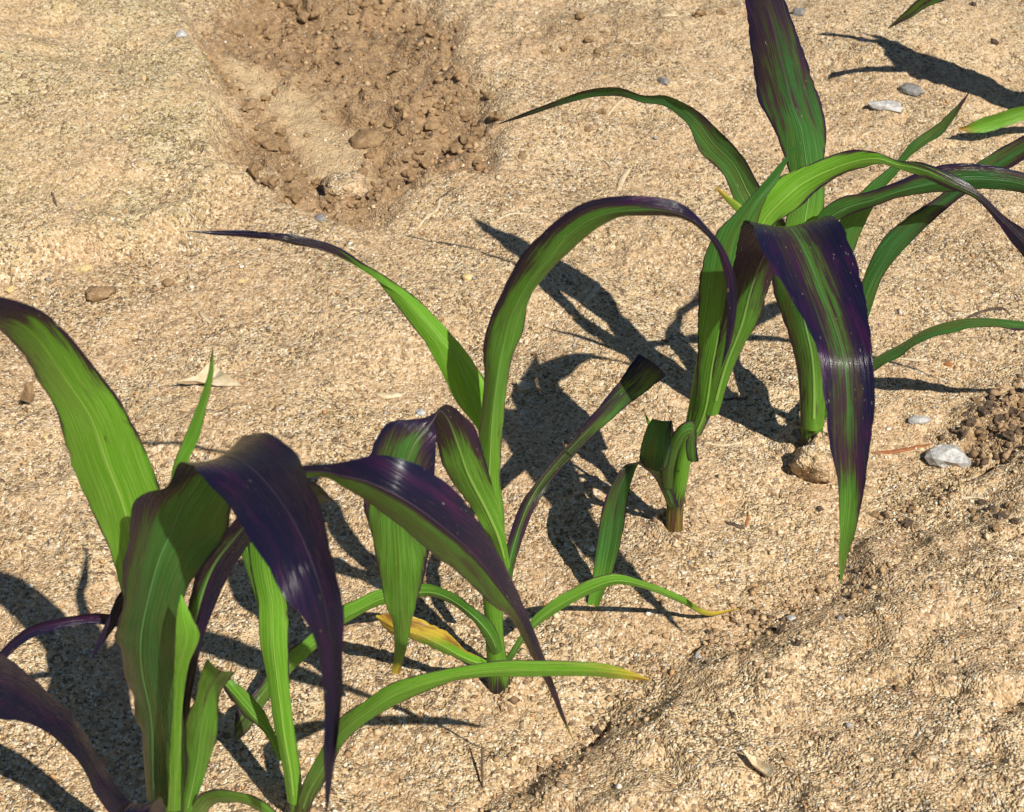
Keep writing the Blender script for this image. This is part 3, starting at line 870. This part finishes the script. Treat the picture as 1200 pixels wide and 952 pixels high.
# --- F: plant behind it
Fp = plant(949, 524, 'corn plant with a tall upright purplish leaf, its stem rising behind a tan clod')
stem(Fp, [(950, 528, 26, 0), (951, 505, 27, 0), (951, 480, 27, 0), (949, 445, 28, 0), (945, 400, 32, .1), (942, 350, 34, .2), (943, 290, 30, .3)], [(0, .9), (.08, .5), (.22, .15), (.4, .1), (1, 0)], .12,
     yel=[(0, .2), (.15, .3), (.3, .1), (1, 0)])
leaf(Fp, [(938, 500, 966, 500, -.5), (937, 450, 968, 450, -.6), (929, 410, 970, 410, -.6), (916, 370, 965, 370, -.4), (905, 335, 962, 335, -.1), (908, 300, 960, 300, .2), (920, 260, 964, 255, .8), (928, 222, 967, 220, 1.4), (922, 193, 966, 188, 2.0), (905, 148, 968, 158, 2.8),
          (889, 119, 964, 128, 3.4), (882, 75, 950, 85, 4.0), (876, 25, 932, 32, 4.6), (872, -10, 916, -10, 5.0), (874, -60, 900, -60, 5.3), (886, -112, 887, -112, 5.6)],
     pur=[(0, .5, .1, .1), (.2, .5, .1, .1), (.42, 0, 0, 0), (.54, .2, .05, .1), (.62, .42, .15, .2), (.70, .65, .28, .42), (.80, .8, .42, .62), (.9, 1, .7, .9), (1, 1, 1, 1)], tone=[(0, .1), (.3, .85), (.42, .2), (.52, .8), (.7, 1), (1, 1)], fold=[(0, .3), (.3, .3), (.5, .16), (1, .12)], ripple=.015, n=96)
leaf(Fp, [(940, 430, 965, 430, .2), (948, 360, 984, 355, .6), (968, 290, 1003, 288, 1), (990, 248, 1022, 246, 1.3), (1011, 223, 1035, 222, 1.6), (1034, 203, 1049, 207, 1.8), (1051, 188, 1064, 186, 2), (1068, 167, 1084, 170, 2.2), (1097, 146, 1104, 158, 2.5), (1118, 127, 1119, 138, 2.6), (1136, 108, 1136.5, 108.5, 2.8)],
     pur=[(0, 0, 0, 0), (.8, .15, .05, .1), (1, .6, .5, .5)], tone=[(0, .7), (.4, .8), (1, .95)], fold=.14, ripple=.01)
leaf(Fp, [(940, 420, 962, 425, -.2), (948, 335, 975, 340, -.3), (950, 280, 973, 290, -.4), (960, 250, 980, 262, -.5), (985, 231, 1004, 249, -.6), (1014, 226, 1030, 240, -.8), (1047, 215, 1057, 231, -1), (1077, 202, 1087, 227, -1), (1110, 192, 1114, 225, -1), (1150, 193, 1150, 222, -1), (1200, 203, 1200, 227, -1), (1260, 235, 1255, 258, -1.2), (1320, 290, 1315, 300, -1.5), (1360, 352, 1360, 353, -2)],
     pur=[(0, 0, 0, .1), (.25, 0, 0, .2), (.35, .2, .15, .6), (.45, .85, .2, .2), (.55, .8, .05, .1), (.68, .5, 0, .4), (.8, .4, 0, .25), (1, 1, .8, 1)], tone=[(0, .65), (.3, .8), (.6, 1), (1, 1)], fold=.14, ripple=.015)
leaf(Fp, [(942, 470, 964, 470, .2), (960, 420, 985, 430, .5), (990, 370, 1015, 380, .7), (1012, 325, 1034, 325, .9), (1032, 283, 1066, 286, 1.2), (1062, 255, 1096, 257, 1.5), (1099, 231, 1128, 230, 1.8), (1139, 195, 1165, 208, 2), (1165, 178, 1190, 194, 2.2), (1200, 159, 1206, 184, 2.3), (1250, 140, 1255, 165, 2), (1300, 140, 1302, 155, 1.5), (1360, 166, 1360, 167, 1)],
     pur=[(0, 0, 0, 0), (.25, .15, 0, .1), (.42, .2, .05, .25), (.5, .4, .3, .8), (.6, .3, .25, .9), (.8, .5, .2, .8), (1, 1, 1, 1)], tone=[(0, .7), (.4, 1), (1, 1)], fold=.15, ripple=.015)
leaf(Fp, [(948, 345, 930, 355, .1), (925, 270, 895, 285, 1.0), (890, 217, 862, 238, 2.6), (871, 183, 846, 203, 4.0), (847, 157, 820, 178, 5.4), (822, 134, 808, 150, 6.6), (800, 119, 796, 137, 7.4), (780, 112, 778, 125, 8.0), (753, 112, 753, 120, 8.8), (720, 102, 723, 113, 9.8), (686, 106, 686, 116, 10.8), (652, 118, 652, 125, 12), (618, 131, 616, 137, 13.4), (584, 145, 584, 146, 14.8)],
     pur=[(0, 0, 0, 0), (.28, .6, .05, .2), (.6, .6, .1, .2), (.8, .3, .2, .3), (.95, .6, .5, .6), (1, .8, .8, .8)], tone=[(0, .6), (.3, .85), (.6, 1), (1, 1)], fold=.13, ripple=.03, waves=5)
leaf(Fp, [(952, 492, 966, 492, .0), (985, 452, 995, 466, .3, -.8), (1025, 420, 1028, 433, .6, -1.6), (1060, 405, 1057, 416, .7, -2.0), (1092, 386, 1088, 398, .8, -2.0), (1136, 375, 1137, 385, .8, -1.8), (1200, 378, 1200, 387, .8, -1.4), (1250, 387, 1250, 393, .8, -.8), (1300, 400, 1300, 401, .8)],
     pur=[(0, .2, 0, .1), (.5, .2, 0, .1), (.8, .5, .2, .4), (1, .9, .9, .9)], tone=.85, fold=.16, rib=False)
leaf(Fp, [(918, 350, 930, 350, .6), (885, 285, 898, 278, 1), (862, 248, 872, 243, 1.2), (848, 233, 855, 230, 1.4), (836, 217, 836.5, 217, 1.6)], yel=[(0, 0), (.5, .25), (.85, .45), (1, .9)], tone=.1, fold=.12, rib=False)

# --- G: plant at the right end of the row
G = plant(1290, 150, 'corn plant beyond the others, a bright green leaf with tan tip lying low')
stem(G, [(1290, 154, 20, 0), (1289, 118, 20, 0), (1288, 70, 22, 0), (1288, 20, 22, 0)], [(0, .8), (.2, .2), (1, 0)], .2)
leaf(G, [(1284, 142, 1290, 150, 0), (1248, 122, 1250, 138, -.5), (1200, 124, 1202, 141, -1.1), (1171, 132, 1176, 150, -1.5), (1150, 139, 1157, 155, -1.7), (1134, 146, 1138, 156, -1.9), (1123, 151, 1123, 152, -2)],
     yel=[(0, 0), (.8, .05), (.92, .5), (1, .9)], tone=.2, fold=.14)
leaf(G, [(1280, 70, 1294, 70, 0), (1262, -5, 1280, 2, .4), (1210, -40, 1222, -18, 1.6), (1150, -30, 1160, -8, 2.6), (1082, -4, 1092, 6, 3.8), (1060, 14, 1066, 22, 4.2), (1040, 33, 1040.6, 34, 4.5)], pur=[(0, .1), (.7, .2), (1, .6)], tone=.75, fold=.14)
leaf(G, [(1278, 90, 1296, 90, .1), (1262, -10, 1294, -5, .8), (1226, -80, 1262, -62, 2.2), (1180, -108, 1205, -78, 4.2), (1130, -104, 1142, -80, 6.2), (1088, -81, 1089, -80, 7.5)], pur=[(0, 0), (.6, .4), (1, 1)], tone=.6, fold=.14)
leaf(G, [(1282, 78, 1298, 78, -.2), (1297, 18, 1332, 23, -.6), (1332, -32, 1374, -12, -1.6), (1392, -42, 1422, -12, -3), (1452, 8, 1462, 28, -4.4), (1492, 88, 1493, 89, -5.6)], pur=[(0, 0), (.4, .5), (1, 1)], tone=.6, fold=.14)
leaf(G, [(1276, 108, 1298, 108, -.3), (1250, 48, 1320, 48, -.2), (1226, -22, 1326, -22, .3), (1226, -82, 1306, -77, 1.0), (1250, -132, 1274, -127, 1.8), (1254, -172, 1255, -172, 2.4)], pur=[(0, 0), (.5, .4), (1, 1)], tone=.6, fold=.14)
leaf(G, [(1280, 118, 1296, 118, -.1), (1246, 66, 1290, 56, .6), (1212, 16, 1270, 0, 1.6), (1207, -16, 1250, -40, 2.6), (1206, -70, 1207, -70, 3.4)], pur=[(0, 0), (.5, .3), (1, .9)], tone=.6, fold=.14)


# ------------------------------------------------------------------ loose bits on the soil
def blob_mesh(name, sx, sy, sz, seed, sub=2, rough=0.28, flat=0.0):
    import bmesh
    rs = np.random.RandomState(seed)
    bm = bmesh.new()
    bmesh.ops.create_icosphere(bm, subdivisions=sub, radius=1.0)
    dirs = unit(rs.normal(size=(9, 3)))
    cut = rs.uniform(0.55, 0.95, 9)
    ph = rs.uniform(0, 6.28, 6)
    for v in bm.verts:
        p = np.array(v.co)
        for d, c in zip(dirs, cut):
            q = p @ d
            if q > c:
                p = p - d * (q - c) * 0.85
        f = 1 + rough * (0.5 * math.sin(p[0] * 4.1 + ph[0]) * math.sin(p[1] * 3.7 + ph[1]) + 0.4 * math.sin(p[2] * 6.3 + ph[2] + p[0] * 3) * math.sin(p[1] * 7.1 + ph[3]))
        f += rough * 0.25 * rs.uniform(-1, 1)
        p = p * f
        if flat and p[2] < 0:
            p[2] *= 1 - flat
        v.co = (p[0] * sx, p[1] * sy, p[2] * sz)
    me = bpy.data.meshes.new(name)
    bm.to_mesh(me)
    bm.free()
    return me


def lump(name, px, py, wpx, hpx, material, label, cat, group=None, rot=0.0, tall=0.55, sub=2, rough=0.28, smooth=False, sink=0.30):
    g = on_ground(px, py)
    s = ppm(g)
    sx = wpx / s / 2
    sy = max(hpx / s / 2 / 0.8, 0.001)
    sz = sx * tall
    me = blob_mesh(name, sx, sy, sz, int(px * 31 + py * 17) % 9973, sub, rough)
    me.materials.append(material)
    if smooth:
        me.polygons.foreach_set('use_smooth', [True] * len(me.polygons))
    o = bpy.data.objects.new(name, me)
    COL.objects.link(o)
    o.location = (g[0], g[1], hz(g[0], g[1]) + sz * (1 - 2 * sink))
    o.rotation_euler = (random.uniform(-.15, .15), random.uniform(-.15, .15), rot)
    return tag(o, label, cat, group)


def straw(name, pts, wpx, material, label, cat, group=None, lift=0.5, flat=0.4, ends=0.35, lifts=None):
    """a bent stalk or strip of dry leaf lying on the soil, through pixels"""
    P = []
    for i, (a, b) in enumerate(pts):
        g = on_ground(a, b)
        g[2] += (lifts[i] if lifts else 0.0)
        P.append(g)
    P = np.array(P)
    rad = wpx / ppm(P[0]) / 2
    P[:, 2] += rad * flat * lift
    t = np.concatenate([[0], np.cumsum(np.linalg.norm(np.diff(P, axis=0), axis=1))])
    n = 6 * len(P)
    ts = np.linspace(0, t[-1], n)
    C = spline(P, t, ts)
    for i in range(n):                                       # do not dive under the soil
        C[i, 2] = max(C[i, 2], hz(C[i, 0], C[i, 1]) + rad * flat * 0.2)
    tg = unit(np.gradient(C, axis=0))
    rs = np.random.RandomState(int(pts[0][0] * 7 + pts[0][1]) % 9999)
    ns = 8
    V = []
    c0 = C.mean(0)
    for i in range(n):
        a = unit(np.cross(tg[i], np.array([0, 0, 1.0])))
        b = np.cross(a, tg[i])
        e = min(i, n - 1 - i) / (n * 0.25)
        rr = rad * (ends + (1 - ends) * min(1, e)) * (1 + 0.12 * rs.uniform(-1, 1))
        for q in range(ns):
            an = 2 * math.pi * q / ns
            V.append(C[i] + a * rr * math.cos(an) + b * rr * flat * math.sin(an) - c0)
    F = [(i * ns + q, i * ns + (q + 1) % ns, (i + 1) * ns + (q + 1) % ns, (i + 1) * ns + q) for i in range(n - 1) for q in range(ns)]
    F += [tuple(range(ns))[::-1], tuple(range((n - 1) * ns, n * ns))]
    o = link(name, V, F, material, None, True, tuple(c0))
    return tag(o, label, cat, group)


def flake(name, poly, material, label, cat, group=None, lift=0.0015, curl=0.003, thick=0.0006):
    """a thin curled scrap of dry husk, outline through pixels"""
    P = np.array([on_ground(a, b) for a, b in poly])
    c = P.mean(0)
    n = len(P)
    V, F = [], []
    rings = (1.0, 0.66, 0.33)
    for layer in (0, 1):
        for r in rings:
            for p in P:
                q = c + (p - c) * r
                z = hz(q[0], q[1]) + lift + curl * r * r * (0.5 + 0.5 * math.sin(7 * p[0] / 0.02 + 1)) + thick * (1 - layer)
                V.append((q[0] - c[0], q[1] - c[1], z - c[2]))
        V.append((0, 0, hz(c[0], c[1]) + lift + thick * (1 - layer) - c[2]))
    half = len(rings) * n + 1
    for layer in (0, 1):
        o_ = layer * half
        for k in range(len(rings) - 1):
            for i in range(n):
                j = (i + 1) % n
                f = (o_ + k * n + i, o_ + k * n + j, o_ + (k + 1) * n + j, o_ + (k + 1) * n + i)
                F.append(f if layer == 0 else f[::-1])
        k = len(rings) - 1
        for i in range(n):
            f = (o_ + k * n + i, o_ + k * n + (i + 1) % n, o_ + half - 1)
            F.append(f if layer == 0 else f[::-1])
    for i in range(n):
        j = (i + 1) % n
        F.append((i, half + i, half + j, j))
    o = link(name, V, F, material, None, False, tuple(c))
    return tag(o, label, cat, group)


# named stones and clods
lump('soil_clod', 952, 552, 50, 46, M_SOIL, 'rounded tan clod of sand at the foot of a corn stem', 'clod', tall=1.3, sub=4, rough=.36, smooth=True, sink=.27)
lump('soil_clod', 430, 165, 44, 30, M_BROWN, 'large flat brown clod on the smooth slide of the hollow', 'clod', rot=.4, tall=.45, sub=3, smooth=True)
lump('soil_clod', 403, 224, 50, 44, M_SOIL, 'large sandy clod at the lower end of the brown hollow', 'clod', rot=1.0, tall=.55, sub=3, smooth=True)
lump('soil_clod', 118, 347, 38, 26, M_BROWN, 'flat reddish brown clod lying alone on pale sand', 'clod', tall=.4, sub=3, smooth=True)
lump('soil_clod', 80, 363, 15, 11, M_SOIL, 'small tan clod beside the flat reddish brown clod', 'clod', tall=.5)
lump('soil_clod', 197, 333, 14, 12, M_BROWN, 'small round brown clod alone on open sand', 'clod', tall=.7)
lump('stone', 1112, 540, 56, 34, M_QUARTZ, 'whitish glassy stone lying on crumbly dark soil', 'stone', rot=-.2, tall=.5, sub=2, rough=.5, sink=.40)
lump('stone', 1076, 493, 28, 12, M_QUARTZ, 'small thin white stone near dark crumbs', 'stone', tall=.4, sink=.40)
lump('stone', 1069, 108, 30, 26, M_GREY, 'light grey stone next to a white curved shell piece', 'stone', rot=.7, tall=.5, sink=.40)
lump('stone', 376, 257, 16, 13, M_GREY, 'blue grey pebble below the brown hollow', 'stone', tall=.6, sink=.40)
lump('stone', 778, 97, 14, 16, M_GREY, 'dark grey pebble on sand above a curved leaf', 'stone', tall=.7, sink=.40)
lump('stone', 937, 16, 18, 16, M_GREY, 'dark grey stone beside the tall upright leaf', 'stone', tall=.6, sink=.40)
lump('stone', 927, 726, 14, 9, M_QUARTZ, 'small white pebble on the edge of the sandy bank', 'stone', tall=.5, sink=.40)
lump('stone', 493, 484, 13, 10, M_QUARTZ, 'small white pebble beside the middle plant', 'stone', tall=.6, sink=.40)
lump('stone', 213, 42, 16, 14, M_QUARTZ, 'pale stone at the broken edge of the crest', 'stone', tall=.6, sink=.40)
lump('stone', 612, 484, 8, 7, M_QUARTZ, 'tiny white pebble beside a leaf shadow', 'stone', tall=.6, sink=.40)
lump('stone', 972, 676, 11, 8, M_TAN, 'small orange tan pebble at a hanging leaf tip', 'stone', tall=.6, sink=.40)
lump('stone', 818, 770, 9, 11, M_QUARTZ, 'small pale pebble stuck in the bank edge', 'stone', tall=.7, sink=.40)
lump('stone', 548, 326, 16, 12, M_FLAKE, 'yellowish pebble on sand left of the arching leaf', 'stone', tall=.5, sink=.40)
lump('stone', 672, 372, 12, 9, M_TAN, 'brownish pebble next to a straw piece', 'stone', tall=.5, sink=.40)
lump('stone', 727, 447, 12, 10, M_TAN, 'small tan pebble beside the cut leaf end', 'stone', tall=.5, sink=.40)
lump('stone', 1111, 427, 10, 7, M_RUST, 'small rusty red pebble on sand', 'stone', tall=.6, sink=.40)
for px, py, wd_, lab in ((97, 317, 26, 'yellow flake of dry residue above the flat brown clod'), (12, 340, 20, 'yellow flake of dry residue at the pale crest foot'),
                         (283, 330, 14, 'upright yellow flake standing in the sand'), (54, 512, 15, 'yellow flake half buried beside a long green leaf')):
    lump('dry_flake', px, py, wd_ * .8, wd_ * .45, M_FLAKE, lab, 'flake', rot=px * .1, tall=.35, sub=2, rough=.55, sink=.3)
flake('dry_husk', [(205, 456), (232, 450), (247, 431), (258, 437), (266, 448), (284, 455), (255, 456), (230, 455)], M_STRAW, 'torn white triangular scrap of dry husk on sand', 'husk', curl=.005)
flake('dry_husk', [(26, 478), (33, 460), (40, 455), (42, 466), (36, 476)], M_BROWN, 'brown curled leaf scrap beside the long green leaf', 'leaf scrap', curl=.006)
flake('dry_husk', [(868, 888), (885, 893), (908, 908), (902, 915), (880, 903)], M_STRAW, 'bleached husk fragment on the sandy bank', 'husk', curl=.004)
flake('dry_husk', [(604, 402 + 52), (616, 450), (622, 458), (610, 464)], M_STRAW, 'small torn husk fragment next to the middle plant', 'husk', curl=.004)
lump('shell_piece', 1037, 126, 44, 15, M_QUARTZ, 'white curved shell piece half sunk in sand', 'shell', rot=-.15, tall=.30, sub=2, rough=.5, sink=.36)
S_ = 'bits of straw scattered on the soil'
for pts, wp, mt, lab in [
    ([(441, 463), (456, 465), (472, 464)], 10, M_STRAW, 'short thick pale straw piece left of the middle plant'),
    ([(824, 520), (850, 522), (868, 519), (880, 515)], 4, M_STRAW, 'thin pale straw beside the curled lower leaves'),
    ([(904, 492), (914, 478), (922, 472), (935, 474)], 3, M_STRAW, 'bent thin straw next to the tan clod'),
    ([(834, 474), (850, 469), (874, 467)], 4, M_TWIG, 'dark twig lying in the plant shadow'),
    ([(684, 357), (694, 345), (703, 333)], 8, M_STRAW, 'pale straw piece lying across a leaf shadow'),
    ([(578, 262), (596, 252), (614, 251), (631, 257)], 4, M_STRAW, 'curved straw with a shadow above the arching leaf'),
    ([(724, 224), (730, 210), (738, 198)], 7, M_STRAW, 'upright pale straw stub behind the arching leaf'),
    ([(712, 136), (722, 124), (732, 115)], 4, M_STRAW, 'thin slanting straw under the long curved leaf'),
    ([(776, 20), (784, 18), (794, 19)], 7, M_STRAW, 'short white straw on far sand'),
    ([(738, 52), (748, 51), (755, 49)], 4, M_STRAW, 'tiny pale straw on far sand'),
    ([(696, 186), (708, 188), (716, 195)], 3, M_STRAW, 'thin bent straw on sand between two arching leaves'),
    ([(1021, 531), (1045, 530), (1068, 526), (1091, 521)], 6, M_RUST, 'reddish brown dried leaf strip beside the hanging purple leaf'),
    ([(850, 612), (862, 616), (872, 620)], 6, M_TWIG, 'small dark twig with a pale chip on open sand'),
    ([(874, 618), (876, 608), (877, 601)], 4, M_RUST, 'thin red brown twig standing by a dark twig'),
    ([(649, 934), (660, 928), (670, 922), (679, 917)], 4, M_STRAW, 'thin pale straw at the foot of the bank'),
    ([(990, 900), (1004, 893), (1022, 890)], 4, M_STRAW, 'thin pale straw on top of the bank'),
    ([(1158, 720), (1175, 716), (1194, 715)], 4, M_STRAW, 'fine straw lying high on the bank'),
    ([(1142, 764), (1150, 760), (1162, 761)], 3, M_TWIG, 'fine dark root hair on the bank'),
    ([(957, 831), (966, 834), (974, 837)], 4, M_STRAW, 'short straw embedded in the bank crust'),
    ([(1050, 420), (1070, 422), (1092, 423)], 4, M_STRAW, 'pale straw on sand below a narrow arching leaf'),
    ([(1130, 375), (1150, 366), (1175, 362), (1184, 370)], 5, M_TWIG, 'bent dark twig behind the narrow arching leaf'),
    ([(234, 366), (240, 373), (247, 380)], 5, M_STRAW, 'short straw beside the spiky leaf tip'),
    ([(60, 225), (64, 236), (67, 243)], 3, M_TWIG, 'short dark root on the pale crest'),
    ([(855, 832), (858, 838), (861, 843)], 3, M_TWIG, 'tiny dark splinter on the bank'),
    ([(487, 270), (500, 255), (512, 246), (516, 232)], 4, M_STRAW, 'thin straw leaning on the rim of the hollow'),
    ([(530, 222), (520, 230), (508, 240)], 3, M_TWIG, 'dark root at the rim of the hollow'),
    ([(357, 826), (368, 824), (380, 823)], 5, M_STRAW, 'short straw behind the hanging purple leaf tip'),
    ([(1125, 585), (1140, 583), (1158, 585)], 4, M_STRAW, 'thin straw beside a patch of dark crumbs'),
]:
    straw('straw' if mt is M_STRAW else 'twig', pts, wp, mt, lab, 'straw' if mt is M_STRAW else 'twig', S_)
straw('twig', [(566, 925), (565, 912), (565, 893)], 3, M_TWIG, 'thin dark twig standing upright in shadowed sand', 'twig', flat=1.0, lifts=[0, .006, .014])

# clods lying in the brown hollow, each one a thing
rc = np.random.RandomState(5)
BR = [(285, 35, 30), (305, 38, 24), (318, 50, 14), (342, 12, 24), (356, 26, 18), (372, 12, 22), (384, 30, 16), (300, 165, 18), (318, 172, 26), (332, 180, 20), (330, 158, 14), (298, 205, 24), (318, 215, 20), (338, 210, 26), (345, 232, 22),
      (312, 118, 14), (290, 128, 16), (322, 140, 10), (445, 110, 14), (465, 92, 12), (470, 128, 14), (500, 118, 14), (515, 95, 12), (512, 128, 12), (505, 150, 20), (490, 152, 14), (520, 148, 16), (545, 140, 18), (575, 115, 12), (560, 160, 24),
      (548, 168, 18), (535, 178, 22), (520, 165, 14), (490, 175, 18), (475, 185, 14), (560, 186, 14), (500, 196, 18), (480, 206, 16), (460, 220, 18), (436, 232, 20), (450, 200, 12), (425, 205, 16), (440, 15, 20), (428, 8, 14), (412, 14, 12),
      (494, 28, 14), (505, 40, 16), (478, 36, 12), (460, 34, 10), (412, 60, 16), (436, 46, 12), (420, 85, 10), (400, 72, 10), (385, 95, 12), (360, 160, 10), (380, 140, 9), (455, 150, 12), (470, 160, 10), (385, 235, 16), (372, 215, 14), (582, 140, 22),
      (690, 45, 14), (700, 62, 12), (660, 60, 12), (725, 50, 10), (640, 62, 10), (680, 22, 14), (820, 18, 16), (845, 15, 12), (690, 152, 12), (706, 132, 12), (612, 184, 12)]
for px, py, wd_ in BR:
    size = 'tiny' if wd_ <= 12 else ('small' if wd_ <= 16 else ('mid-sized' if wd_ <= 21 else 'chunky'))
    where = ('on far sand behind the arching leaves' if px >= 600 else 'along the upper rim of the turned-up hollow' if py < 55 else 'against the broken crest edge of the hollow' if px < 350
             else 'just below the large flat clod' if py > 195 else 'beside the dark curved leaf tip' if px > 530 else 'on the crumbly right side of the hollow' if px > 440 else 'on the smooth slide of the hollow')
    lump('soil_clod', px, py, wd_, wd_ * rc.uniform(.6, .85), M_BROWN, size + ' crumbly brown clod ' + where, 'clod',
         'brown clods in the hollow' if px < 600 else 'brown clods on the far sand', rot=rc.uniform(0, 3), tall=rc.uniform(.45, .8), sub=2, rough=rc.uniform(.35, .65), sink=.28)
DK = [(1150, 488, 18), (1160, 478, 14), (1138, 498, 14), (1172, 492, 16), (1186, 486, 18), (1195, 500, 16), (1128, 508, 12), (1165, 507, 14), (1182, 512, 16), (1152, 516, 12), (1145, 470, 10), (1196, 470, 14), (1178, 470, 10), (1132, 486, 10),
      (1150, 590, 12), (1162, 598, 14), (1175, 606, 14), (1184, 594, 12), (1140, 600, 10), (1168, 620, 12), (1190, 612, 10), (1062, 616, 14), (1070, 596, 10), (1025, 604, 12), (1036, 602, 8), (960, 598, 9),
      (935, 756, 12), (915, 740, 12), (907, 738, 9), (918, 700, 8), (810, 775, 10), (830, 742, 8), (700, 858, 12), (690, 842, 10), (706, 872, 10), (1140, 6, 10), (1165, 50, 12)]
for px, py, wd_ in DK:
    bank = py > 690
    lump('soil_crumb', px, py, wd_, wd_ * rc.uniform(.6, .9), M_DARK if rc.rand() < .75 else M_BROWN, ('larger' if wd_ > 11 else 'tiny') + (' dark soil crumb along the broken edge of the sandy bank' if bank else ' dark moist crumb in the crumb patch behind the whitish stone' if 460 < py < 530 else ' dark crumb on sand below the whitish stone' if py > 530 else ' dark crumb on far sand beside a plant shadow'), 'crumb',
         'dark crumbs on the bank edge' if bank else 'dark crumbs right of the row', rot=rc.uniform(0, 3), tall=rc.uniform(.35, .8), sub=2, rough=rc.uniform(.5, .9), sink=.25)


def grit(name, n, seed, size, region, palette, kind_label, power=2.2):
    """countless tiny grains: octahedra joined into one mesh"""
    rs = np.random.RandomState(seed)
    X, Y = region(rs, n)
    H = terrain(X, Y)[0]
    m = len(X)
    s = size[0] + (size[1] - size[0]) * rs.rand(m) ** power
    O = np.array([(1, 0, 0), (0, 1, 0), (-1, 0, 0), (0, -1, 0), (0, 0, 1), (0, 0, -1)], float)
    Ft = np.array([(0, 1, 4), (1, 2, 4), (2, 3, 4), (3, 0, 4), (1, 0, 5), (2, 1, 5), (3, 2, 5), (0, 3, 5)])
    sc = rs.uniform(.55, 1.2, (m, 6, 1)) * O[None] * np.stack([s, s * rs.uniform(.5, 1, m), s * rs.uniform(.4, .8, m)], -1)[:, None]
    a = rs.uniform(0, 6.28, m)
    tl = rs.uniform(-.5, .5, m)
    x, y, z = sc[..., 0], sc[..., 1], sc[..., 2]
    x, z = x * np.cos(tl)[:, None] - z * np.sin(tl)[:, None], x * np.sin(tl)[:, None] + z * np.cos(tl)[:, None]
    px_ = x * np.cos(a)[:, None] - y * np.sin(a)[:, None] + X[:, None]
    py_ = x * np.sin(a)[:, None] + y * np.cos(a)[:, None] + Y[:, None]
    pz_ = z + (H + s * 0.2)[:, None]
    co = np.stack([px_, py_, pz_], -1).reshape(-1, 3).astype(np.float32)
    f = (np.arange(m)[:, None, None] * 6 + Ft[None]).reshape(-1, 3).astype(np.int32)
    me = bpy.data.meshes.new(name)
    me.vertices.add(len(co))
    me.vertices.foreach_set('co', co.ravel())
    me.loops.add(f.size)
    me.loops.foreach_set('vertex_index', f.ravel())
    me.polygons.add(len(f))
    me.polygons.foreach_set('loop_start', np.arange(0, f.size, 3, dtype=np.int32))
    me.polygons.foreach_set('loop_total', np.full(len(f), 3, np.int32))
    me.update()
    me.materials.append(M_GRIT)
    pal = np.array([p[:3] for p in palette])
    wts = np.array([p[3] for p in palette])
    c = pal[rs.choice(len(pal), m, p=wts / wts.sum())] * rs.uniform(.8, 1.15, (m, 1))
    set_pig(me, np.repeat(c, 6, 0), 'tint')
    o = bpy.data.objects.new(name, me)
    COL.objects.link(o)
    o['kind'] = 'stuff'
    o['label'] = kind_label
    o['category'] = 'grit'
    return o


def reg_view(rs, n):
    px = rs.uniform(-60, 1260, n)
    py = rs.uniform(-40, 1000, n)
    r = FW[None] + RT[None] * ((px - 600) / FPX)[:, None] - UP[None] * ((py - 476) / FPX)[:, None]
    t = -CAM[2] / r[:, 2]
    return r[:, 0] * t, CAM[1] + r[:, 1] * t


def reg_brown(rs, n):
    x0, y0 = np.array(BROWN).min(0)
    x1, y1 = np.array(BROWN).max(0)
    X, Y = rs.uniform(x0, x1, n), rs.uniform(y0, y1, n)
    _, b, s, _, _, _ = terrain(X, Y)
    k = (b > .5) & (rs.rand(n) > s * .92)
    return X[k], Y[k]


def reg_bank(rs, n):
    """crumbs along the broken edge of the bank and in the moist patch"""
    P = [np.array(p) for p in RIDGE[:9]]
    X, Y = [], []
    for i in range(n):
        k = rs.randint(len(P) - 1)
        q = P[k] + (P[k + 1] - P[k]) * rs.rand() + rs.normal(0, .012, 2)
        X.append(q[0])
        Y.append(q[1])
    return np.array(X), np.array(Y)


SANDP = [(.62, .46, .27, 4), (.72, .58, .38, 3), (.80, .74, .62, 1.2), (.40, .25, .13, 2.2), (.17, .10, .055, 1.8), (.52, .27, .11, .8), (.30, .29, .28, .5)]
grit('loose_sand', 36000, 3, (.00045, .0017), reg_view, SANDP, 'loose coarse sand grains strewn over the field', 2.6)
grit('fine_gravel', 1500, 4, (.0011, .0034), reg_view, SANDP, 'scattered grit and tiny crumbs on the sand', 2.4)
grit('soil_crumbs', 2600, 5, (.0008, .0058), reg_brown, [(.28, .165, .08, 3), (.38, .24, .125, 3), (.20, .12, .06, 1.5), (.48, .34, .2, 1)], 'fine brown soil crumbs filling the hollow', 4.5)
def reg_moist(rs, n):
    x0, y0 = np.array(MOIST).min(0)
    x1, y1 = np.array(MOIST).max(0)
    X, Y = rs.uniform(x0 - .01, x1, n), rs.uniform(y0 - .01, y1 + .01, n)
    k = terrain(X, Y)[5] > rs.rand(n)
    return X[k], Y[k]


def reg_collar(rs, n):
    C_ = np.array(COLLARS)[rs.randint(len(COLLARS), size=n)]
    a, r = rs.uniform(0, 6.28, n), 0.007 + 0.018 * rs.rand(n) ** 1.4
    return C_[:, 0] + r * np.cos(a), C_[:, 1] + r * np.sin(a)


grit('dark_crumbs', 2400, 8, (.0006, .0048), reg_moist, [(.09, .06, .04, 3), (.20, .125, .07, 3), (.32, .21, .12, 2)], 'dark broken soil crumbs in the moist patch', 3.5)
grit('stem_crumbs', 420, 9, (.0008, .0034), reg_collar, [(.45, .30, .16, 3), (.60, .44, .26, 2), (.22, .14, .08, 1.5)], 'small crumbs heaped round the corn stems', 2.5)
grit('bank_crumbs', 1300, 6, (.0006, .0032), reg_bank, [(.42, .27, .14, 2), (.50, .35, .20, 2), (.12, .075, .045, 1.8), (.26, .165, .09, 2)], 'small crumbs fallen along the bank edge', 4.0)
